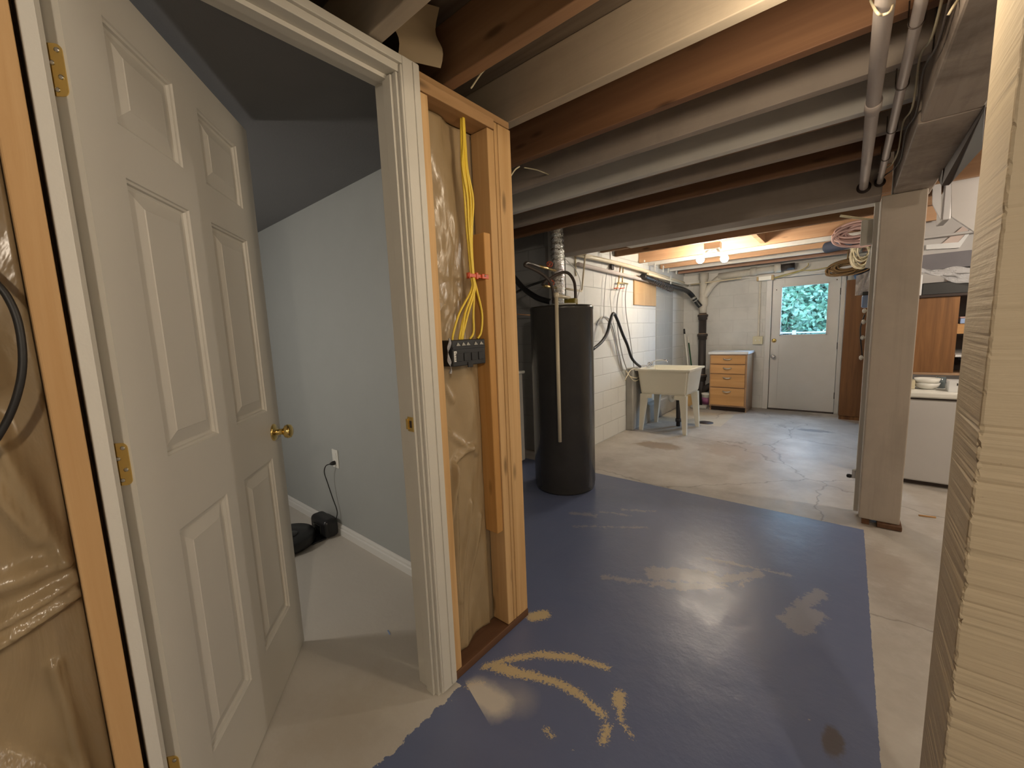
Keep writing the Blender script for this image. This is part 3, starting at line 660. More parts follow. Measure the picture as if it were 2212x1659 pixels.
def valve(px1, px2, X0, lab):
    v = empty('shutoff_valve', onx(*px1, X0), lab, 'valve'); a, b_ = onx(*px1, X0), onx(*px2, X0)
    MB().tube([a, b_], .009, 12, False).tube([a-(b_-a)*.12, a+(b_-a)*.3], .014, 12, False).obj('valve_body', m_brassd, v)
    c = a+(b_-a)*.35+Vector((.03, -.02, .03)); MB().tube([a+(b_-a)*.3, c], .005, 8, False).obj('valve_stem', m_brassd, v)
    wh_ = MB(); n = Vector((.7, -.6, .3)).normalized(); e1 = n.orthogonal().normalized(); e2 = n.cross(e1)
    ring = [c+(e1*math.cos(q*math.pi/8)+e2*math.sin(q*math.pi/8))*.024 for q in range(17)]
    wh_.tube(ring, .0035, 6, False)
    for q in range(4): wh_.tube([c, ring[q*4]], .003, 6, False)
    wh_.obj('hand_wheel', m_red, v)
valve((1168, 576), (1212, 588), -1.95, 'upper shutoff valve with red wheel above the water heater')
valve((1178, 618), (1205, 623), -1.95, 'lower shutoff valve with red wheel above the water heater')
tag(MB().tube([onx(1190, 583, -1.96), onx(1212, 588, -1.97), onx(1222, 591, -1.98)], .009, 10, False).obj('supply_pipe', m_pvc), 'short cream supply pipe behind the arched heater hose', 'pipe')
tag(MB().tube([onx(1205, 621, -1.97), onx(1256, 629, -2.02), onx(1257, 626, -2.02), onx(1264, 552, -2.02), onx(1266, 551, -2.02), onx(1278, 553, -2.05), Vector((-2.07, onx(1278, 553, -2.05).y+.02, 2.03))], .009, 10, False).obj('supply_pipe', m_pvc), 'cream supply pipe rising beside the foil duct to the wall pipes', 'pipe')
tag(MB().tube([onx(1243, 552, -2.142), onx(1244, 590, -2.142), onx(1245, 596, -2.142)], .008, 10, False).obj('supply_pipe', m_pvc), 'short cream pipe stub down the white wall by the foil duct', 'pipe')
fd0 = Vector((-1.96, 3.02, 0))
def duct():
    mb = MB(); pts = [Vector((fd0.x, fd0.y, z)) for z in (1.50, 2.30)]
    prof = [(.055+.004*(k % 2)+.003*math.sin(k*1.7), 1.53+k*.012) for k in range(56)]
    mb.lathe([(r, h) for r, h in prof], fd0, 28); return mb
tag(duct().obj('foil_duct', m_foil), 'shiny silver foil duct rising above the water heater', 'duct')
tag(MB().tube([onx(1105, 592, -2.3), onx(1130, 622, -2.2), onx(1160, 643, -2.05), onx(1190, 652, -1.92)], .024, 12).obj('drain_hose', m_black), 'thick black hose sagging behind the water heater top', 'hose')
tag(MB().tube([onx(1105, 638, -2.35), onx(1140, 619, -2.25), onx(1180, 605, -2.1), onx(1215, 590, -2.0)], .010, 10).obj('cable', m_black), 'thin black cable crossing behind the heater hoses', 'cable')
tag(MB().tube([(-1.925, 3.05, 1.94), onx(1228, 566, -2.0), onx(1243, 582, -2.02), onx(1252, 602, -2.02), onx(1254, 620, -2.0), onx(1248, 640, -1.95), (-1.75, 2.95, 1.50)], .0035, 8).obj('cable', m_hose), 'thin grey cable dropping from the foil duct to the heater top', 'cable')
tag(MB().tube([onx(1106, 678, -2.6), onx(1148, 681, -2.45)], .006, 8, False).obj('supply_pipe', m_copper), 'thin reddish pipe on the dark wall left of the heater', 'pipe')
# washer
ws = empty('washing_machine', (-2.9, 2.85, 0), 'white appliance edge showing between the partition and the heater', 'washing machine')
MB().box(-3.25, -2.455, 2.5, 3.10, .02, .90, .012).obj('appliance_body', m_white, ws)
MB().box(-3.26, -2.435, 2.49, 3.12, .901, .93, .01).obj('appliance_top', m_white, ws)
for x in (-3.2, -2.56):
    for y in (2.55, 3.05): MB().lathe([(.02, 0), (.02, .02)], (x, y, 0), 12).obj('foot', m_black, ws)

# ================= pipes along the left wall
XL = -2.07
def px(L, X0): return [onx(a, b_, X0) for a, b_ in L]
tag(MB().tube([(XL, 3.47, 2.035), (XL, 4.6, 2.045), (XL, 5.8, 2.02), (XL, 6.85, 1.99)], .022, 14).obj('supply_pipe', m_pvc), 'long cream pipe along the top of the white block wall', 'pipe')
tag(MB().tube([(XL+.06, 5.2, 1.985), (XL+.05, 6.9, 1.945)], .016, 12, False).obj('supply_pipe', m_pvc), 'shorter cream pipe running in front of the black drain pipe', 'pipe')
tag(MB().tube([(-2.10, 3.6, 1.955), (-2.10, 4.8, 1.935), (-2.09, 5.6, 1.915)], .020, 12).obj('drain_pipe', m_pipeg), 'grey pipe under the long cream pipe on the block wall', 'pipe')
bp = empty('black_drain_pipe', (-2.04, 5.3, 1.93), 'black plastic drain pipe sloping along the wall into the soil stack', 'drain pipe')
MB().tube([(-2.06, 5.15, 1.955), (-2.04, 6.0, 1.90), (-2.0, 6.7, 1.86), (-1.955, 6.86, 1.80), (-1.90, 6.92, 1.70), (-1.83, 6.94, 1.60)], .036, 16).obj('pipe_run', m_black, bp)
q = Vector((-1.935, 6.885, 1.755)); dq = Vector((.05, .04, -.1)).normalized()
MB().tube([q, q+dq*.03], .045, 20, False).tube([q+dq*.06, q+dq*.075], .045, 20, False).obj('coupling_band', m_steel, bp)
tag(MB().tube([(-2.04+.045*math.cos(k*1.1), 5.35+.012*k, 1.93-.0008*k*1.4+.045*math.sin(k*1.1)) for k in range(70)], .004, 6, False).obj('wrapped_wire', m_wired), 'dark wire wound round the black drain pipe', 'wire')
hn = 0
for (a, b0, b1) in ((1392, 515, 566), (1433, 560, 588), (1415, 560, 585), (1319, 540, 560), (1461, 572, 592), (1444, 575, 590)):
    A = onx(a, b1, XL+.02); hn += 1
    tag(MB().box(A.x-.006, A.x+.006, A.y-.010, A.y+.010, A.z, ZJ+.02, .002).obj('pipe_strap', LUM['whitep']), 'pale strap holding the wall pipes to the joists, %s in the row' % ['third', 'fifth', 'fourth', 'first', 'seventh', 'sixth'][hn-1], 'strap')
A = onx(1449, 600, XL+.06); tag(MB().box(A.x-.004, A.x+.004, A.y-.012, A.y+.012, A.z-.11, A.z+.03, .002).obj('pipe_strap', LUM['whitep']), 'long pale strap hanging below the black drain pipe', 'strap')
# thin wires and laundry valves on the wall
lv = empty('laundry_valves', onx(1340, 615, -2.12), 'copper pair of laundry valves with red levers on the block wall', 'valves')
MB().tube(px([(1334, 611), (1356, 613)], -2.115), .009, 10, False).tube(px([(1340, 575), (1336, 612), (1332, 625)], -2.115), .008, 10, False).tube(px([(1346, 578), (1344, 612)], -2.115), .007, 10, False).obj('valve_pipe', m_brassd, lv)
MB().tube(px([(1327, 623), (1336, 622)], -2.10), .006, 8, False).tube(px([(1339, 623), (1349, 622)], -2.10), .006, 8, False).obj('valve_lever', m_red, lv)
tag(MB().tube(px([(1343, 616), (1336, 635), (1333, 660), (1333, 690), (1337, 730), (1345, 770), (1353, 795), (1360, 812)], -2.11), .0065, 8).obj('supply_hose', m_hose), 'grey hose hanging from the left laundry valve', 'hose')
tag(MB().tube(px([(1355, 613), (1351, 640), (1353, 680), (1361, 730), (1367, 775), (1371, 800), (1377, 812)], -2.11), .0065, 8).obj('supply_hose', m_hose), 'grey hose hanging from the right laundry valve', 'hose')
tag(MB().tube(px([(1312, 578), (1308, 610), (1305, 650), (1304, 684), (1296, 690), (1289, 702)], -2.12), .004, 6).obj('wire', m_hose), 'thin grey wire hanging down the block wall beside the heater', 'wire')
tag(MB().tube(px([(1318, 580), (1322, 610), (1318, 640), (1322, 680), (1330, 720), (1338, 770), (1343, 800), (1350, 815)], -2.13), .0035, 6).obj('wire', m_hose), 'thin grey wire bent twice on the block wall behind the black hose', 'wire')
tag(MB().tube(px([(1289, 702), (1298, 688), (1306, 684), (1316, 690), (1325, 712), (1334, 750), (1345, 800)], -2.135), .0075, 8).obj('supply_hose', m_hose), 'faded grey hose arched against the block wall', 'hose')
tag(MB().tube(px([(1280, 755), (1300, 738), (1312, 718), (1318, 693), (1325, 677), (1333, 690), (1345, 722), (1355, 745), (1363, 770), (1372, 783), (1383, 792)], -2.03), .017, 12).obj('washer_drain_hose', m_blackr), 'black drain hose arched on the wall and ending in the tub sink', 'hose')
o = MB()
for k, (a, b_) in enumerate(((1321, 577),)): A = onx(a, b_, -2.13); o.box(A.x-.012, A.x+.02, A.y-.03, A.y+.03, A.z-.03, A.z+.03, .004)
tag(o.obj('hook_bracket', m_dark), 'small dark bracket under the grey wall pipe', 'bracket')

# ================= laundry tub
def tub():
    x0, x1, y0, y1 = -2.035, -1.40, 4.885, 5.50
    r = empty('laundry_sink', (-1.70, 5.2, 0), 'cream plastic laundry tub on four tapered legs', 'sink')
    b = MB(); bb = b.b; zt = .79
    rings = [((0, 0), .79), ((-.012, 0), .79), ((-.012, 0), .772), ((.008, 0), .77), ((.045, 0), .50), ((.06, 0), .48)]
    def ring(ins, z): return [bb.verts.new((xx, yy, z)) for xx, yy in ((x0+ins, y0+ins), (x1-ins, y0+ins), (x1-ins, y1-ins), (x0+ins, y1-ins))]
    seq = [(.03, .79), (-.012, .79), (-.012, .768), (.010, .766), (.040, .50), (.055, .475)]
    R = [ring(i, z) for i, z in seq]
    for A, B in zip(R, R[1:]):
        for k in range(4): bb.faces.new((A[k], A[(k+1) % 4], B[(k+1) % 4], B[k]))
    bb.faces.new(R[-1])
    I = [R[0]]+[ring(i, z) for i, z in ((.05, .52), (.08, .50))]
    for A, B in zip(I, I[1:]):
        for k in range(4): bb.faces.new((A[(k+1) % 4], A[k], B[k], B[(k+1) % 4]))
    bb.faces.new(I[-1])
    es = [e for e in bb.edges if abs(e.verts[0].co.z-e.verts[1].co.z) > .1]
    bmesh.ops.bevel(bb, geom=es, offset=.02, segments=3, affect='EDGES', clamp_overlap=True)
    b.obj('basin', m_sink, r)
    for sx, xx in ((1, x0+.05), (-1, x1-.05)):
        for sy, yy in ((1, y0+.05), (-1, y1-.05)):
            t = MB(); w0, w1 = .085, .042
            def q(w, z, o_): return [(xx-.012*sx-o_*sx, yy-.012*sy-o_*sy, z), (xx-.012*sx-o_*sx+w*sx, yy-.012*sy-o_*sy, z), (xx-.012*sx-o_*sx+w*sx, yy-.012*sy-o_*sy+w*sy*.8, z), (xx-.012*sx-o_*sx, yy-.012*sy-o_*sy+w*sy*.8, z)]
            t.hexa(q(w1, 0, .012)+q(w0, .47, 0)); t.box(min(xx-.01*sx, xx+.13*sx), max(xx-.01*sx, xx+.13*sx), min(yy-.008*sy, yy+.02*sy), max(yy-.008*sy, yy+.02*sy), .42, .474, .006)
            t.obj('leg', m_sink, r)
    fz = MB().box(-1.99, -1.93, 5.10, 5.22, .79, .82, .008).tube([(-1.96, 5.16, .815), (-1.95, 5.16, .845), (-1.90, 5.16, .875), (-1.80, 5.16, .885), (-1.755, 5.16, .875), (-1.745, 5.16, .845)], .009, 10)
    f = fz.obj('faucet', m_chrome, r)
    for yy in (5.11, 5.21): MB().lathe([(.008, 0), (.018, .015), (.021, .03), (.015, .04), (.001, .042)], (-1.96, yy, .82), 14).obj('tap_handle', m_chrome, f)
    MB().tube([(-1.72, 5.2, .49), (-1.72, 5.2, .40), (-1.70, 5.22, .36), (-1.68, 5.24, .38), (-1.66, 5.3, .39), (-1.66, 5.35, .36)], .022, 12).obj('trap', m_white, r)
tub()
tag(MB().tube([(-1.66, 5.35, .36), (-1.66, 5.36, .0)], .026, 14, False).tube([(-1.66, 5.36, .06), (-1.66, 5.36, .10)], .036, 14, False).obj('floor_drain_pipe', m_iron), 'dark iron drain pipe standing on the floor under the tub', 'pipe')
tag(MB().tube(px([(1350, 822), (1362, 800), (1378, 797), (1386, 803), (1376, 816), (1360, 812), (1352, 800), (1368, 822), (1380, 820)], -2.03), .005, 6).obj('wire_coil', m_wire), 'tangle of cream wire on the ledge left of the tub', 'wire')
tag(MB().lathe([(.10, .0005), (.10, .003), (.001, .0031)], (-1.42, 5.72, 0), 24).obj('floor_drain', m_dark), 'dark round floor drain behind the laundry tub', 'floor drain')

# ================= soil stack
sx, sy_ = -1.815, 7.03
ss = empty('soil_stack', (sx, sy_, 0), 'black cast iron soil stack in the back corner, painted white at the top', 'soil stack')
MB().lathe([(.062, .0), (.062, .30), (.055, .32), (.055, 1.50)], (sx, sy_, 0), 24).obj('stack_pipe', m_iron, ss)
for z, h in ((1.40, .075), (1.08, .085), (.41, .09)):
    o = MB().lathe([(.055, -.012), (.066, 0), (.066, h*.5), (.078, h*.6), (.078, h), (.060, h+.003)], (sx, sy_, z), 24).obj('hub', m_iron, ss)
    MB().lathe([(.068, h), (.066, h+.010), (.052, h+.011)], (sx, sy_, z), 24).obj('hub_joint', plain('rust_joint', (.34, .24, .15), .8), o)
MB().lathe([(.052, 1.49), (.055, 1.60), (.072, 1.62), (.072, 1.72), (.058, 1.74), (.058, 2.02), (.07, 2.03), (.07, 2.13)], (sx, sy_, 0), 24).tube([(sx, sy_, 1.74), (sx+.10, sy_, 1.90), (sx+.20, sy_, 2.0), (sx+.26, sy_, 2.04)], .052, 18).obj('painted_branch', m_pipew, ss)
MB().tube([(sx, sy_, .20), (sx+.10, sy_-.03, .30), (sx+.19, sy_-.02, .36), (sx+.24, sy_, .46)], .05, 16).obj('lower_branch', m_iron, ss)
hp = empty('horizontal_drain', (-1.2, 7.02, 2.05), 'white painted horizontal drain pipe above the back door', 'drain pipe')
MB().tube([(sx+.22, 7.02, 2.045), (-.80, 7.02, 2.075)], .052, 20, False).tube([(-1.16, 7.02, 2.064), (-1.08, 7.02, 2.066)], .062, 20, False).tube([(-.86, 7.02, 2.073), (-.78, 7.02, 2.076)], .062, 20, False).obj('pipe_run', m_pipew, hp)
MB().tube([(-.78, 7.02, 2.076), (-.62, 7.02, 2.08)], .045, 20, False).obj('pipe_stub', m_iron, hp)
tag(MB().tube([(-2.0, 7.0, 1.965), (-1.30, 6.97, 1.985)], .011, 10, False).tube([(-1.33, 6.97, 1.984), (-1.27, 6.97, 1.986)], .016, 10, False).obj('capped_pipe', m_pvc), 'thin capped cream pipe across the back wall in front of the stack', 'pipe')
# switch, conduit, junction
sw = empty('light_switch', (-1.045, 7.15, 1.0), 'cream double light switch box left of the back door', 'switch')
MB().box(-1.115, -.985, 7.10, 7.149, .985, 1.105, .005).obj('switch_box', plain('cream_plastic', (.58, .54, .38), .4), sw)
for x in (-1.075, -1.025): MB().box(x-.005, x+.005, 7.088, 7.101, 1.035, 1.055, .001).obj('toggle', m_white, sw)
tag(MB().box(-1.06, -1.035, 7.125, 7.149, 1.106, 1.925, .004).obj('conduit', m_pipew), 'flat white conduit running up from the light switch', 'conduit')
jb = empty('junction_box', (-.98, 7.1, 1.93), 'white junction box at the top left of the back door', 'junction box')
MB().box(-1.06, -.90, 7.05, 7.109, 1.925, 1.985, .004).obj('box_body', m_white, jb); MB().box(-1.085, -1.061, 7.05, 7.109, 1.925, 1.985, .004).obj('box_end', plain('tan_connector', (.50, .36, .18), .5), jb); MB().box(-.899, -.87, 7.05, 7.109, 1.92, 1.99, .004).obj('box_end', plain('tan_connector', (.50, .36, .18), .5), jb)
tag(MB().tube([(-.87, 7.08, 1.95), (-.75, 7.06, 1.975), (-.55, 7.06, 2.01), (-.40, 7.06, 2.00), (-.15, 7.06, 2.03), (.1, 7.06, 2.05)], .006, 8).tube([(-.85, 7.06, 1.94), (-.7, 7.05, 1.97), (-.58, 7.05, 2.0), (-.48, 7.05, 2.06), (-.47, 7.05, 2.1)], .005, 8).obj('yellow_wire', plain('yellowed_wire', (.50, .40, .12), .6)), 'yellowed wire running above the back door', 'wire')

# ================= back door
def back_door():
    r = empty('door_2', ((DX0+DX1)/2, 7.16, 0), None, None); r['kind'] = 'structure'
    x0, x1, y0, y1, z0, z1 = DX0+.006, DX1-.006, 7.165, 7.205, .012, DZ-.006
    wx0, wx1, wz0, wz1 = -.785, -.225, 1.105, 1.825
    b = MB().box(x0, wx0, y0, y1, z0, z1).box(wx1, x1, y0, y1, z0, z1).box(wx0, wx1, y0, y1, wz1, z1).box(wx0, wx1, y0, y1, .975, wz0).box(wx0, wx1, y0, y1, z0, .12)
    b.box(wx0+.0, wx1-.0, y0+.006, y1-.006, .12, .975)
    b.obj('door_leaf', m_bdoor, r)
    MB().box(wx0, wx1, y0-.006, y0+.006, wz0, wz0+.014).box(wx0, wx1, y0-.006, y0+.006, wz1-.014, wz1).box(wx0, wx0+.014, y0-.006, y0+.006, wz0, wz1).box(wx1-.014, wx1, y0-.006, y0+.006, wz0, wz1).obj('window_bead', m_bdoor, r)
    MB().box(wx0, wx1, y0+.014, y0+.018, wz0, wz1).obj('window_pane', m_glass, r)
    o = MB().lathe([(.030, 0), (.030, -.006), (.022, -.012), (.014, -.014), (.001, -.015)], (-.845, y0, 1.035), 24, 'y').obj('deadbolt', m_brass, r); o['label'] = 'brass deadbolt'
    o = MB().lathe([(.028, 0), (.028, -.006), (.012, -.01), (.012, -.03), (.026, -.04), (.029, -.055), (.020, -.066), (.001, -.068)], (-.845, y0, .80), 24, 'y').obj('door_knob', m_chrome, r); o['label'] = 'silver knob'
    for z in (1.69, .95, .25): MB().tube([(x1+.004, y0-.006, z-.045), (x1+.004, y0-.006, z+.045)], .007, 10, False).obj('hinge', m_iron, r)
    for x in (-.84, -.15): MB().lathe([(.007, 0), (.007, -.002), (.001, -.003)], (x, y0, 1.78 if x < -.5 else 1.85), 10, 'y').obj('screw', m_iron, r)
back_door()
struct('trim_6', MB().box(DX0-.07, DX0, 7.125, 7.165, 0, DZ+.06, .004).box(DX1, DX1+.05, 7.125, 7.165, 0, DZ+.06, .004).box(DX0, DX1, 7.125, 7.165, DZ, DZ+.06, .004).box(DX0-.02, DX0+.018, 7.206, 7.24, 0, DZ+.02).box(DX1-.018, DX1+.02, 7.206, 7.24, 0, DZ+.02).box(DX0, DX1, 7.206, 7.24, DZ-.018, DZ+.02), m_bdoor)
struct('trim_7', MB().box(DX0, DX1, 7.10, 7.35, 0.0005, .011), m_dark)
# outside
struct('ground_outside', MB().box(-6, 5, 7.36, 16, -.2, -.05), m_concr)
def bush():
    r = empty('leafy_bush', (-.8, 10.5, -.05), 'bright green bush seen through the back door window', 'bush')
    t = NT('leaf'); n = t.noise(t.pos, 2.5, 4); c = t.mix(t.ramp(n, [(.35, 0.), (.65, 1.)]), (.012, .045, .030), (.050, .105, .060))
    t.set(c, .5, 0, .4); t.p.inputs['Subsurface Weight'].default_value = 0.0
    tl = t.n.new('ShaderNodeBsdfTranslucent'); t.l.new(c, tl.inputs[0]); mx = t.n.new('ShaderNodeMixShader'); mx.inputs[0].default_value = .35
    t.l.new(t.p.outputs[0], mx.inputs[1]); t.l.new(tl.outputs[0], mx.inputs[2]); t.l.new(mx.outputs[0], t.out.inputs[0])
    b = MB(); rnd = random.Random(3)
    for k in range(26000):
        u = rnd.random(); cx = rnd.uniform(-3.2, 1.2); cz = rnd.uniform(.2, 3.0); cy = 10.3+.5*math.sin(cx*3.1)+.45*math.sin(cz*4+cx*2)+rnd.uniform(-.4, 1.6)
        far = k % 4 == 0
        if far: cy += 1.6; cz = rnd.uniform(.2, 3.3)
        c = Vector((cx, cy, cz)); L = rnd.uniform(.18, .28) if far else rnd.uniform(.06, .13)
        d = Vector((rnd.uniform(-1, 1), rnd.uniform(-1, .4), rnd.uniform(-.9, .3))).normalized(); s_ = d.orthogonal().normalized(); s_ = (s_*math.cos(u*6)+d.cross(s_)*math.sin(u*6)); nn = d.cross(s_)
        pts = [c, c+d*L*.35+s_*L*.30, c+d*L*.75+s_*L*.22, c+d*L, c+d*L*.75-s_*L*.22, c+d*L*.35-s_*L*.30]
        mid = b.b.verts.new(c+d*L*.5-nn*L*.06); v = [b.b.verts.new(q) for q in pts]
        for i in range(6): b.b.faces.new((mid, v[i], v[(i+1) % 6]))
    o = b.obj('leaves', t.m, r); o['kind'] = 'stuff'
    st_ = MB(); 
    for k in range(16):
        x = rnd.uniform(-2.6, .8); a = Vector((x*.4-.5, 10.9, -.05)); e = Vector((x, 10.5, rnd.uniform(1.5, 2.8)))
        st_.tube([a, a.lerp(e, .5)+Vector((rnd.uniform(-.2, .2), 0, 0)), e], .018, 6)
    st_.obj('branches', m_wired, r)
bush()
m_rail = plain('pale_rail_paint', (.10, .10, .10), .6)
fr = empty('white_railing', (-.5, 8.9, -.05), 'low white railing outside the back door window', 'railing')
MB().box(-2.2, 1.2, 8.9, 8.94, 1.095, 1.12, .004).obj('rail', m_rail, fr)
for x in (-1.35, -.75, -.2, .35): MB().box(x-.03, x+.03, 8.89, 8.95, -.05, 1.15, .004).obj('rail_post', m_rail, fr)

# ================= drawer cabinet
cb = empty('drawer_cabinet', (-1.35, 6.85, 0), 'light wood cabinet of four drawers with a white top beside the back door', 'cabinet')
MB().box(-1.595, -1.095, 6.615, 7.10, .075, .862, .002).box(-1.595, -1.578, 6.66, 7.10, 0, .075).box(-1.112, -1.095, 6.66, 7.10, 0, .075).obj('cabinet_body', m_maples, cb)
MB().box(-1.578, -1.112, 6.69, 6.705, 0, .075).obj('toe_kick', m_dark, cb)
MB().box(-1.612, -1.082, 6.595, 7.105, .864, .90, .003).obj('cabinet_top', m_lam, cb)
for z0, z1 in ((.722, .845), (.578, .708), (.372, .566), (.10, .358)):
    d_ = MB().box(-1.578, -1.118, 6.598, 6.614, z0, z1, .002).obj('drawer_front', m_maple, cb)
    MB().tube([(-1.40, 6.597, z1-.045), (-1.385, 6.58, z1-.052), (-1.35, 6.574, z1-.056), (-1.315, 6.58, z1-.052), (-1.30, 6.597, z1-.045)], .009, 10).obj('drawer_pull', m_steel, d_)
# tall cabinet
tc_ = empty('tall_cabinet', (.17, 6.95, 0), 'tall brown oak laminate cabinet right of the back door', 'cabinet')
MB().box(-.045, .42, 6.75, 7.12, .05, 1.80, .002).obj('cabinet_side', m_oak, tc_); MB().box(-.04, .42, 6.765, 7.12, 0, .05).obj('plinth', m_oak, tc_)

# ================= broom, mop, bucket
br = empty('broom', (-1.95, 6.85, 0), 'straw broom leaning in the back corner behind the tub', 'broom')
MB().prism([(-2.03, 6.82, .0), (-1.86, 6.82, 0), (-1.90, 6.86, .30), (-1.95, 6.87, .36), (-2.0, 6.86, .30)], (0, .035, 0)).obj('bristles', m_straw, br)
MB().tube([(-1.95, 6.88, .34), (-2.125, 7.11, 1.24)], .011, 10, False).obj('broom_handle', m_white, br)
MB().tube([(-2.112, 7.094, 1.17), (-2.128, 7.115, 1.255)], .014, 10, False).obj('handle_grip', m_black, br)
for z in (.17, .20, .23): MB().box(-2.01, -1.88, 6.818+z*.13, 6.822+z*.13, z-.003, z+.003).obj('stitching', m_wire, br)
mp = empty('mop', (-1.82, 6.72, 0), 'dustmop with a dark green handle leaning beside the broom', 'mop')
MB().tube([(-1.81, 6.72, .07), (-1.87, 6.80, .34), (-2.04, 7.08, 1.02)], .011, 10, False).obj('mop_handle', m_green, mp)
MB().tube([(-2.04, 7.08, 1.02), (-2.07, 7.125, 1.13)], .010, 10, False).obj('handle_end', m_white, mp)
MB().tube([(-1.81, 6.72, .05), (-1.83, 6.75, .14)], .018, 10, False).obj('mop_socket', m_white, mp)
MB().box(-1.88, -1.64, 6.64, 6.75, .0, .05, .02, 3).obj('mop_head', m_concr, mp)
bk = empty('bucket', (-1.69, 6.86, 0), 'small white plastic bucket between the stack and the drawer cabinet', 'bucket')
MB().lathe([(.062, 0), (.074, .20), (.080, .205), (.080, .225), (.07, .225), (.055, .02), (.001, .02)], (-1.69, 6.87, 0), 28).obj('bucket_body', m_white, bk)
MB().lathe([(.0665, .05), (.0740, .16), (.072, .16), (.064, .05)], (-1.69, 6.87, 0), 28).obj('bucket_label', plain('purple_label', (.30, .10, .22), .5, 0, .6), bk)

# ================= rear lamp with two bulbs
lm = empty('ceiling_lamp', (-1.19, 4.95, 2.14), 'two bulb ceiling fixture glowing in the rear room', 'lamp')
MB().box(-1.27, -1.11, 4.90, 5.0, 2.125, ZC-.13, .006).obj('lamp_base', m_steel, lm)
for sx_, tip in ((-1, Vector((-1.316, 4.95, 2.035))), (1, Vector((-1.071, 4.95, 2.012)))):
    a = Vector((-1.19+.03*sx_, 4.95, 2.13)); d = (tip-a).normalized()
    MB().tube([a, tip-d*.055], .018, 14, False).obj('bulb_socket', m_white, lm)
for tip in (Vector((-1.316, 4.95, 2.035)), Vector((-1.071, 4.95, 2.012))):
    bo = MB().lathe([(.001, -.042), (.022, -.036), (.036, -.019), (.042, 0), (.036, .020), (.022, .036), (.001, .042)], tip, 20).obj('bulb', m_bulb, lm)
    bo.visible_shadow = True
# ================= stuff stored between the rear joists at right
def coil(c, r0, r1, turns, rad, tilt, seed, flat=.35, hang=0):
    rn = random.Random(seed); pts = []
    for q in range(turns):
        ox, oz, fr, rr = rn.uniform(-.3, .3)*r0, rn.uniform(-.5, .5)*r1, rn.uniform(.15, 1.0)*flat, rn.uniform(.75, 1.12)
        for k in range(12):
            a = 2*math.pi*k/12
            pts.append(Vector(c)+Vector((ox+r0*rr*math.cos(a), fr*r1*math.sin(a+q)+.05*(q/turns-.5), oz+r1*rr*math.sin(a)+tilt*math.cos(a))))
    mb = MB().tube(pts, rad, 6)
    if hang: mb.tube([Vector(c)+Vector((0, 0, r1*.6)), Vector((c[0], c[1], hang))], rad, 6, False)
    return mb
c = ony(1856, 503, 5.2); tag(coil(c, .17, .085, 13, .011, .0, 1, .5, 2.2).obj('rope_coil', m_pink), 'coil of pinkish rope tucked between the rear joists', 'rope')
c = ony(1830, 577, 6.6); tag(coil(c, .18, .07, 14, .009, .02, 2, .6, 2.32).obj('cord_coil', m_cordb), 'coil of brown extension cord hanging above the tall cabinet', 'cord')
c = ony(1862, 545, 5.9); tag(coil(c, .07, .12, 10, .007, .0, 5, .5, 2.32).obj('cord_coil', m_wire), 'bundle of pale cord hanging beside the far post', 'cord')
a, b_ = ony(1786, 535, 5.5), ony(1850, 521, 5.3); tag(MB().tube([a, a.lerp(b_, .5), b_], .055, 16).obj('black_roll', m_navy), 'black fabric roll stored under the rear joists', 'roll')
a, b_ = ony(1830, 590, 6.7), ony(1850, 580, 6.7); 
tag(MB().lathe([(.001, 0), (.05, .01), (.06, .05), (.03, .09), (.001, .10)], ony(1850, 548, 6.43), 16).tube([ony(1850, 548, 6.43)+Vector((0, 0, .09)), (ony(1850, 548, 6.43).x, 6.43, 2.15)], .012, 8, False).obj('light_bulb', m_white), 'unlit white bulb beside the cord coils', 'bulb')
a = ony(1888, 503, 3.53); tag(MB().box(a.x-.065, a.x+.08, 3.502, 3.55, a.z-.07, a.z+.085, .006).obj('junction_box', m_pipew), 'square pale junction box behind the top of the far post', 'junction box')
tag(MB().tube([ony(1815, 466, 3.72), ony(1850, 471, 3.70), ony(1895, 476, 3.66)], .008, 8).obj('cable', m_wire), 'pale cable crossing below the first rear joist to the far post', 'cable')
tag(MB().prism([ony(1868, 578, 3.51), ony(1885, 520, 3.51), ony(1893, 520, 3.51), ony(1893, 580, 3.51)], (0, .02, 0)).obj('folded_sheet', m_lam), 'folded white sheet hanging behind the far post', 'sheet')
# items on tall cabinet and hung on the post's rear side
zt = 1.80
tag(MB().lathe([(.001, 0), (.12, .005), (.14, .06), (.10, .13), (.001, .15)], (.16, 6.92, zt+.001), 20).obj('cloth_bundle', m_navy), 'dark blue cloth bundle on top of the tall cabinet', 'cloth')
tag(MB().box(.20, .34, 6.80, 7.0, zt+.001, zt+.10, .01).obj('box', m_lam), 'small white box on top of the tall cabinet', 'box')
A = ony(1872, 617, 3.53); tag(MB().grid(lambda u, v: Vector((A.x-.055+.13*u, 3.53+.03*math.sin(9*u+4*v), A.z+.07-.13*v+.045*u-.045*u*v)), 14, 12).obj('plastic_bag', m_bag), 'clear plastic bag bulging out behind the far post', 'bag')
A = ony(1876, 634, 3.53); tag(MB().box(A.x-.030, A.x+.06, 3.502, 3.55, A.z-.012, A.z+.012, .004).obj('black_clip', m_black), 'black strap between the clear bag and the blue container', 'strap')
A = ony(1876, 650, 3.53); tag(MB().box(A.x-.034, A.x+.06, 3.502, 3.56, A.z-.043, A.z+.04, .01).obj('blue_container', m_lblue), 'light blue plastic container behind the far post', 'container')
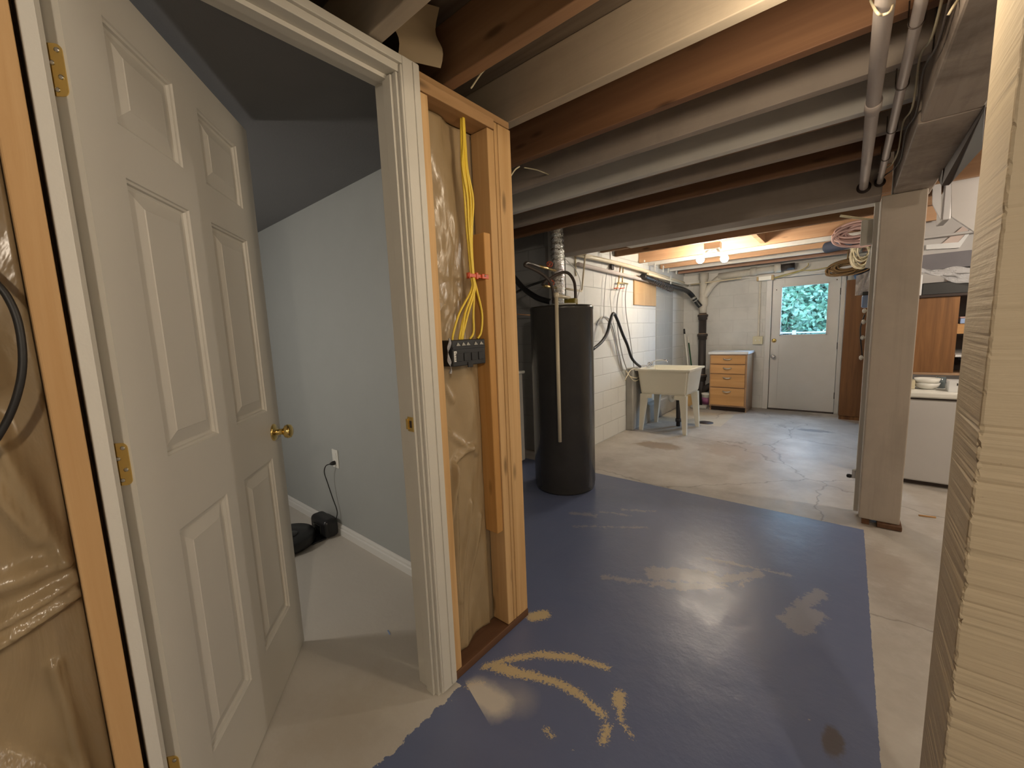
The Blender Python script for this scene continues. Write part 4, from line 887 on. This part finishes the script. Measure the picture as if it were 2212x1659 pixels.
for k, (a, b_) in enumerate(((1877, 671), (1874, 695), (1872, 729), (1868, 772))):
    A = ony(a, b_, 3.50); kb = MB().lathe([(.006, 0), (.006, -.004), (.014, -.008), (.016, -.016), (.010, -.023), (.001, -.025)], (0.088, 3.47, A.z), 14, 'x')
    tag(kb.obj('peg_knob', m_white), 'white round peg on the edge board of the far post, %s from the top' % ordn[k], 'peg')
tag(MB().tube([(.078, 3.475, 1.33), (.062, 3.47, 1.25), (.068, 3.47, 1.15), (.075, 3.475, 1.10), (.08, 3.475, 1.05)], .004, 6).obj('cord', m_black), 'black cord hanging on the pegs behind the far post', 'cord')
# caster box low on the post
A = onz(1840, 1040, .12); wb = empty('door_stop', (.075, 3.42, 0.25), 'small metal latch on the left side of the far post', 'latch')
MB().box(.068, .087, 3.445, 3.475, .24, .30, .003).obj('latch_plate', m_steel, wb); MB().lathe([(.010, 0), (.014, -.012), (.012, -.026), (.001, -.03)], (.070, 3.46, .25), 14, 'x').obj('latch_knob', m_black, wb)

# ================= right rear corner
fz_ = empty('chest_freezer', (.85, 4.7, 0), 'white chest freezer seen between the two posts', 'freezer')
MB().box(.335, 1.35, 4.30, 4.95, .035, .675, .012).obj('freezer_body', m_greyw, fz_)
MB().box(.325, 1.36, 4.285, 4.96, .690, .735, .012).obj('freezer_lid', m_white, fz_); MB().box(.34, 1.345, 4.31, 4.94, .675, .690).obj('lid_seal', m_dark, fz_)
MB().box(.36, 1.33, 4.34, 4.92, 0, .035).obj('freezer_base', m_dark, fz_)
zl = .7355
bw = empty('bowl_stack', (.50, 4.55, zl), 'stack of white bowls on the freezer lid', 'bowls')
for k in range(2): MB().lathe([(.04, k*.035), (.065, .02+k*.035), (.075, .05+k*.035), (.070, .05+k*.035), (.055, .02+k*.035), (.001, .012+k*.035)], (.50, 4.50, zl), 24).obj('bowl', m_white, bw)
tag(MB().box(.385, .43, 4.45, 4.55, zl, zl+.07, .004).obj('box', m_wire), 'small cream box left of the bowls on the freezer', 'box')
wb_ = MB().box(.60, .70, 4.36, 4.48, zl, zl+.085, .003).obj('box', m_lam); tag(wb_, 'white carton with a small dark printed patch on the freezer', 'carton')
q_ = MB()
for k in range(6): q_.box(.640+k*.007, .645+k*.007, 4.3585, 4.3600, zl+.05, zl+.068-.004*(k % 2))
q_.obj('print', m_black, wb_)
tag(MB().tube([(.585, 4.6, zl), (.585, 4.6, zl+.09)], .03, 16, False).obj('jar', plain('grey_glass', (.12, .15, .16), .15)), 'dark grey jar between the bowls and the carton', 'jar')
# hanging shelf unit
sh = empty('shelf_unit', (.75, 4.75, .83), 'brown wooden shelf unit standing behind the freezer items', 'shelf')
A, B = ony(1976, 655, 4.75), ony(2043, 655, 4.75)
MB().box(.40, .665, 4.72, 5.05, .845, 1.452, .002).obj('side_panel', m_oak, sh)
MB().box(.36, 1.5, 4.70, 5.06, 1.454, 1.475, .002).obj('top_shelf', m_dark, sh)
MB().box(.40, 1.5, 4.72, 5.05, .825, .844, .002).obj('bottom_shelf', m_maples, sh)
MB().box(.666, 1.5, 5.0, 5.05, .845, .97).obj('dark_back', m_dark, sh)
MB().box(.666, 1.5, 4.76, 5.04, 1.155, 1.235, .002).obj('middle_shelf', m_maple, sh)
tag(MB().box(.68, 1.3, 4.75, 5.0, 1.236, 1.275, .004).obj('folded_cloth', m_lblue), 'pale blue cloth on the middle shelf between the posts', 'cloth')
tag(MB().box(.68, 1.3, 4.77, 5.0, 1.276, 1.290, .004).obj('folded_cloth', m_pink), 'pink cloth folded on top of the pale blue cloth', 'cloth')
tag(MB().box(.67, 1.2, 4.74, 4.98, .971, .990, .002).obj('paper_stack', m_lam), 'white papers stacked low on the shelf unit', 'papers')
tag(MB().box(.72, 1.2, 4.71, 4.96, .935, .955, .002, mat=None).obj('blue_folder', m_lblue), 'blue folder under the white papers', 'folder')
zs_ = 1.4755
tag(MB().box(.385, .45, 4.76, 4.84, zs_, zs_+.17, .004).obj('carton', m_lam), 'narrow white carton on the top shelf beside the far post', 'carton')
tag(MB().box(.455, 1.0, 4.80, 5.0, zs_, zs_+.10, .006).obj('black_case', m_black), 'black case under the clear plastic bag on the top shelf', 'case')
def bagf(u, v):
    x = .40+.62*u; z = zs_+.215-.05*u-(.03+.17*min(1, max(0, (u-.1)*1.4)))*v+.008*math.sin(22*u+9*v)+.008*math.sin(15*v-12*u)
    return Vector((x, 4.72+.06*math.sin(3*u)*v-.02*math.sin(17*u+5*v)+.05*(1-v), max(z, zs_+.01)))
o = MB().grid(bagf, 40, 18).obj('plastic_bag', m_bag); tag(o, 'crumpled clear plastic bag draped over the top shelf', 'bag')
# wall boards and soffit seen above
o = MB().box(.36, 2.59, 5.40, 5.55, 0.0, ZC-.001).obj('wall_partition', m_greyw); o['kind'] = 'structure'
tag(MB().box(.38, 2.5, 5.33, 5.398, 1.72, 1.86, .003).obj('ledger_board', plain('grey_board', (.20, .19, .21), .7, 0, .15)), 'grey ledger board on the wall behind the shelf unit', 'board')
A = ony(2086, 560, 5.3); tag(MB().box(A.x-.07, A.x+.10, 5.31, 5.399, 1.0, 1.70, .003).obj('dark_upright', m_dark), 'dark upright strip on the wall right of the plastic bag', 'upright')
A = ony(2003, 535, 4.9); 
tag(MB().prism([ony(2001, 529, 5.36), ony(2070, 523, 5.36), ony(2096, 495, 5.36), ony(2094, 505, 5.36), ony(2073, 535, 5.36), ony(2001, 539, 5.36)], (0, .038, 0)).obj('white_edge_board', m_lam), 'white bent edge board under the pinkish panel', 'board')
tag(MB().prism([ony(2034, 527, 5.37), ony(2080, 489, 5.37), ony(2092, 497, 5.37), ony(2070, 525, 5.37)], (0, .028, 0)).obj('pink_panel', m_cap), 'pinkish white slanted panel above the grey ledger', 'panel')
o = MB().box(.45, 2.5, 5.30, 5.398, 2.00, 2.02, .002).obj('trim_8', m_greyw); o['kind'] = 'structure'
so_ = empty('boxed_soffit', (1.2, 4.2, 2.0), 'pale grey boxed soffit hanging right of the girder', 'soffit')
A0, A1 = ony(2034, 476, 4.1), ony(2053, 476, 4.1)
MB().box(A0.x, A1.x, 4.1, 4.35, A0.z, ZC-.002, .006).obj('soffit_post', m_greyw, so_)
MB().prism([ony(2015, 390, 4.1), ony(2034, 390, 4.1), ony(2032, 474, 4.1), ony(2015, 440, 4.1)], (0, .03, 0)).obj('soffit_side', m_greyw, so_)
MB().prism([ony(2056, 385, 3.9), ony(2135, 300, 3.9), ony(2135, 520, 3.9), ony(2056, 468, 3.9)], (0, .03, 0)).obj('soffit_panel', m_greyw, so_)
dk = MB().prism([onz(2127, 235, 2.0), onz(2027, 389, 2.0), onz(2034, 402, 1.93), onz(2050, 400, 1.93), onz(2121, 322, 1.93)], (0, 0, .08)).obj('dark_duct', m_dark); tag(dk, 'dark brown boxed duct tucked against the right side of the girder', 'duct')
tag(MB().tube([(.42, 3.62, .004), (.50, 3.64, .004)], .006, 6, False).obj('wood_chip', m_maple), 'small reddish wood splinter on the floor by the freezer', 'splinter')
tag(MB().tube([onz(838, 1362, .003), onz(842, 1370, .003)], .003, 6, False).obj('blue_scrap', m_lblue), 'tiny blue scrap lying on the beige closet floor', 'scrap')
# lamps behind and beside the camera
for nm, (x, y, z), lab in (('utility_lamp', (-.10, 1.15, 2.0), 'bare bulb utility lamp hanging between joists just above the photo'), ('utility_lamp', (1.15, -.85, 1.95), 'bare bulb utility lamp on the camera side of the near post'), ('utility_lamp', (1.9, 1.75, 1.95), 'bare bulb utility lamp right of the near post'), ('utility_lamp', (1.35, 3.7, 2.0), 'bare bulb utility lamp by the freezer')):
    u = empty(nm, (x, y, z+.05), lab, 'lamp')
    MB().lathe([(.05, .10), (.05, .085), (.022, .08), (.020, .055)], (x, y, z+.02), 20).obj('lamp_holder', m_white, u)
    MB().tube([(x, y, z+.10), (x, y, ZC-.002)], .006, 8, False).obj('lamp_stem', m_steel, u)
# portal at the back door window
pd_ = bpy.data.lights.new('window_portal', 'AREA'); pd_.shape = 'RECTANGLE'; pd_.size = .56; pd_.size_y = .72; pd_.cycles.is_portal = True
po = bpy.data.objects.new('window_portal', pd_); po.location = (-.505, 7.22, 1.465); po.rotation_euler = (math.radians(-90), 0, 0); S.collection.objects.link(po)
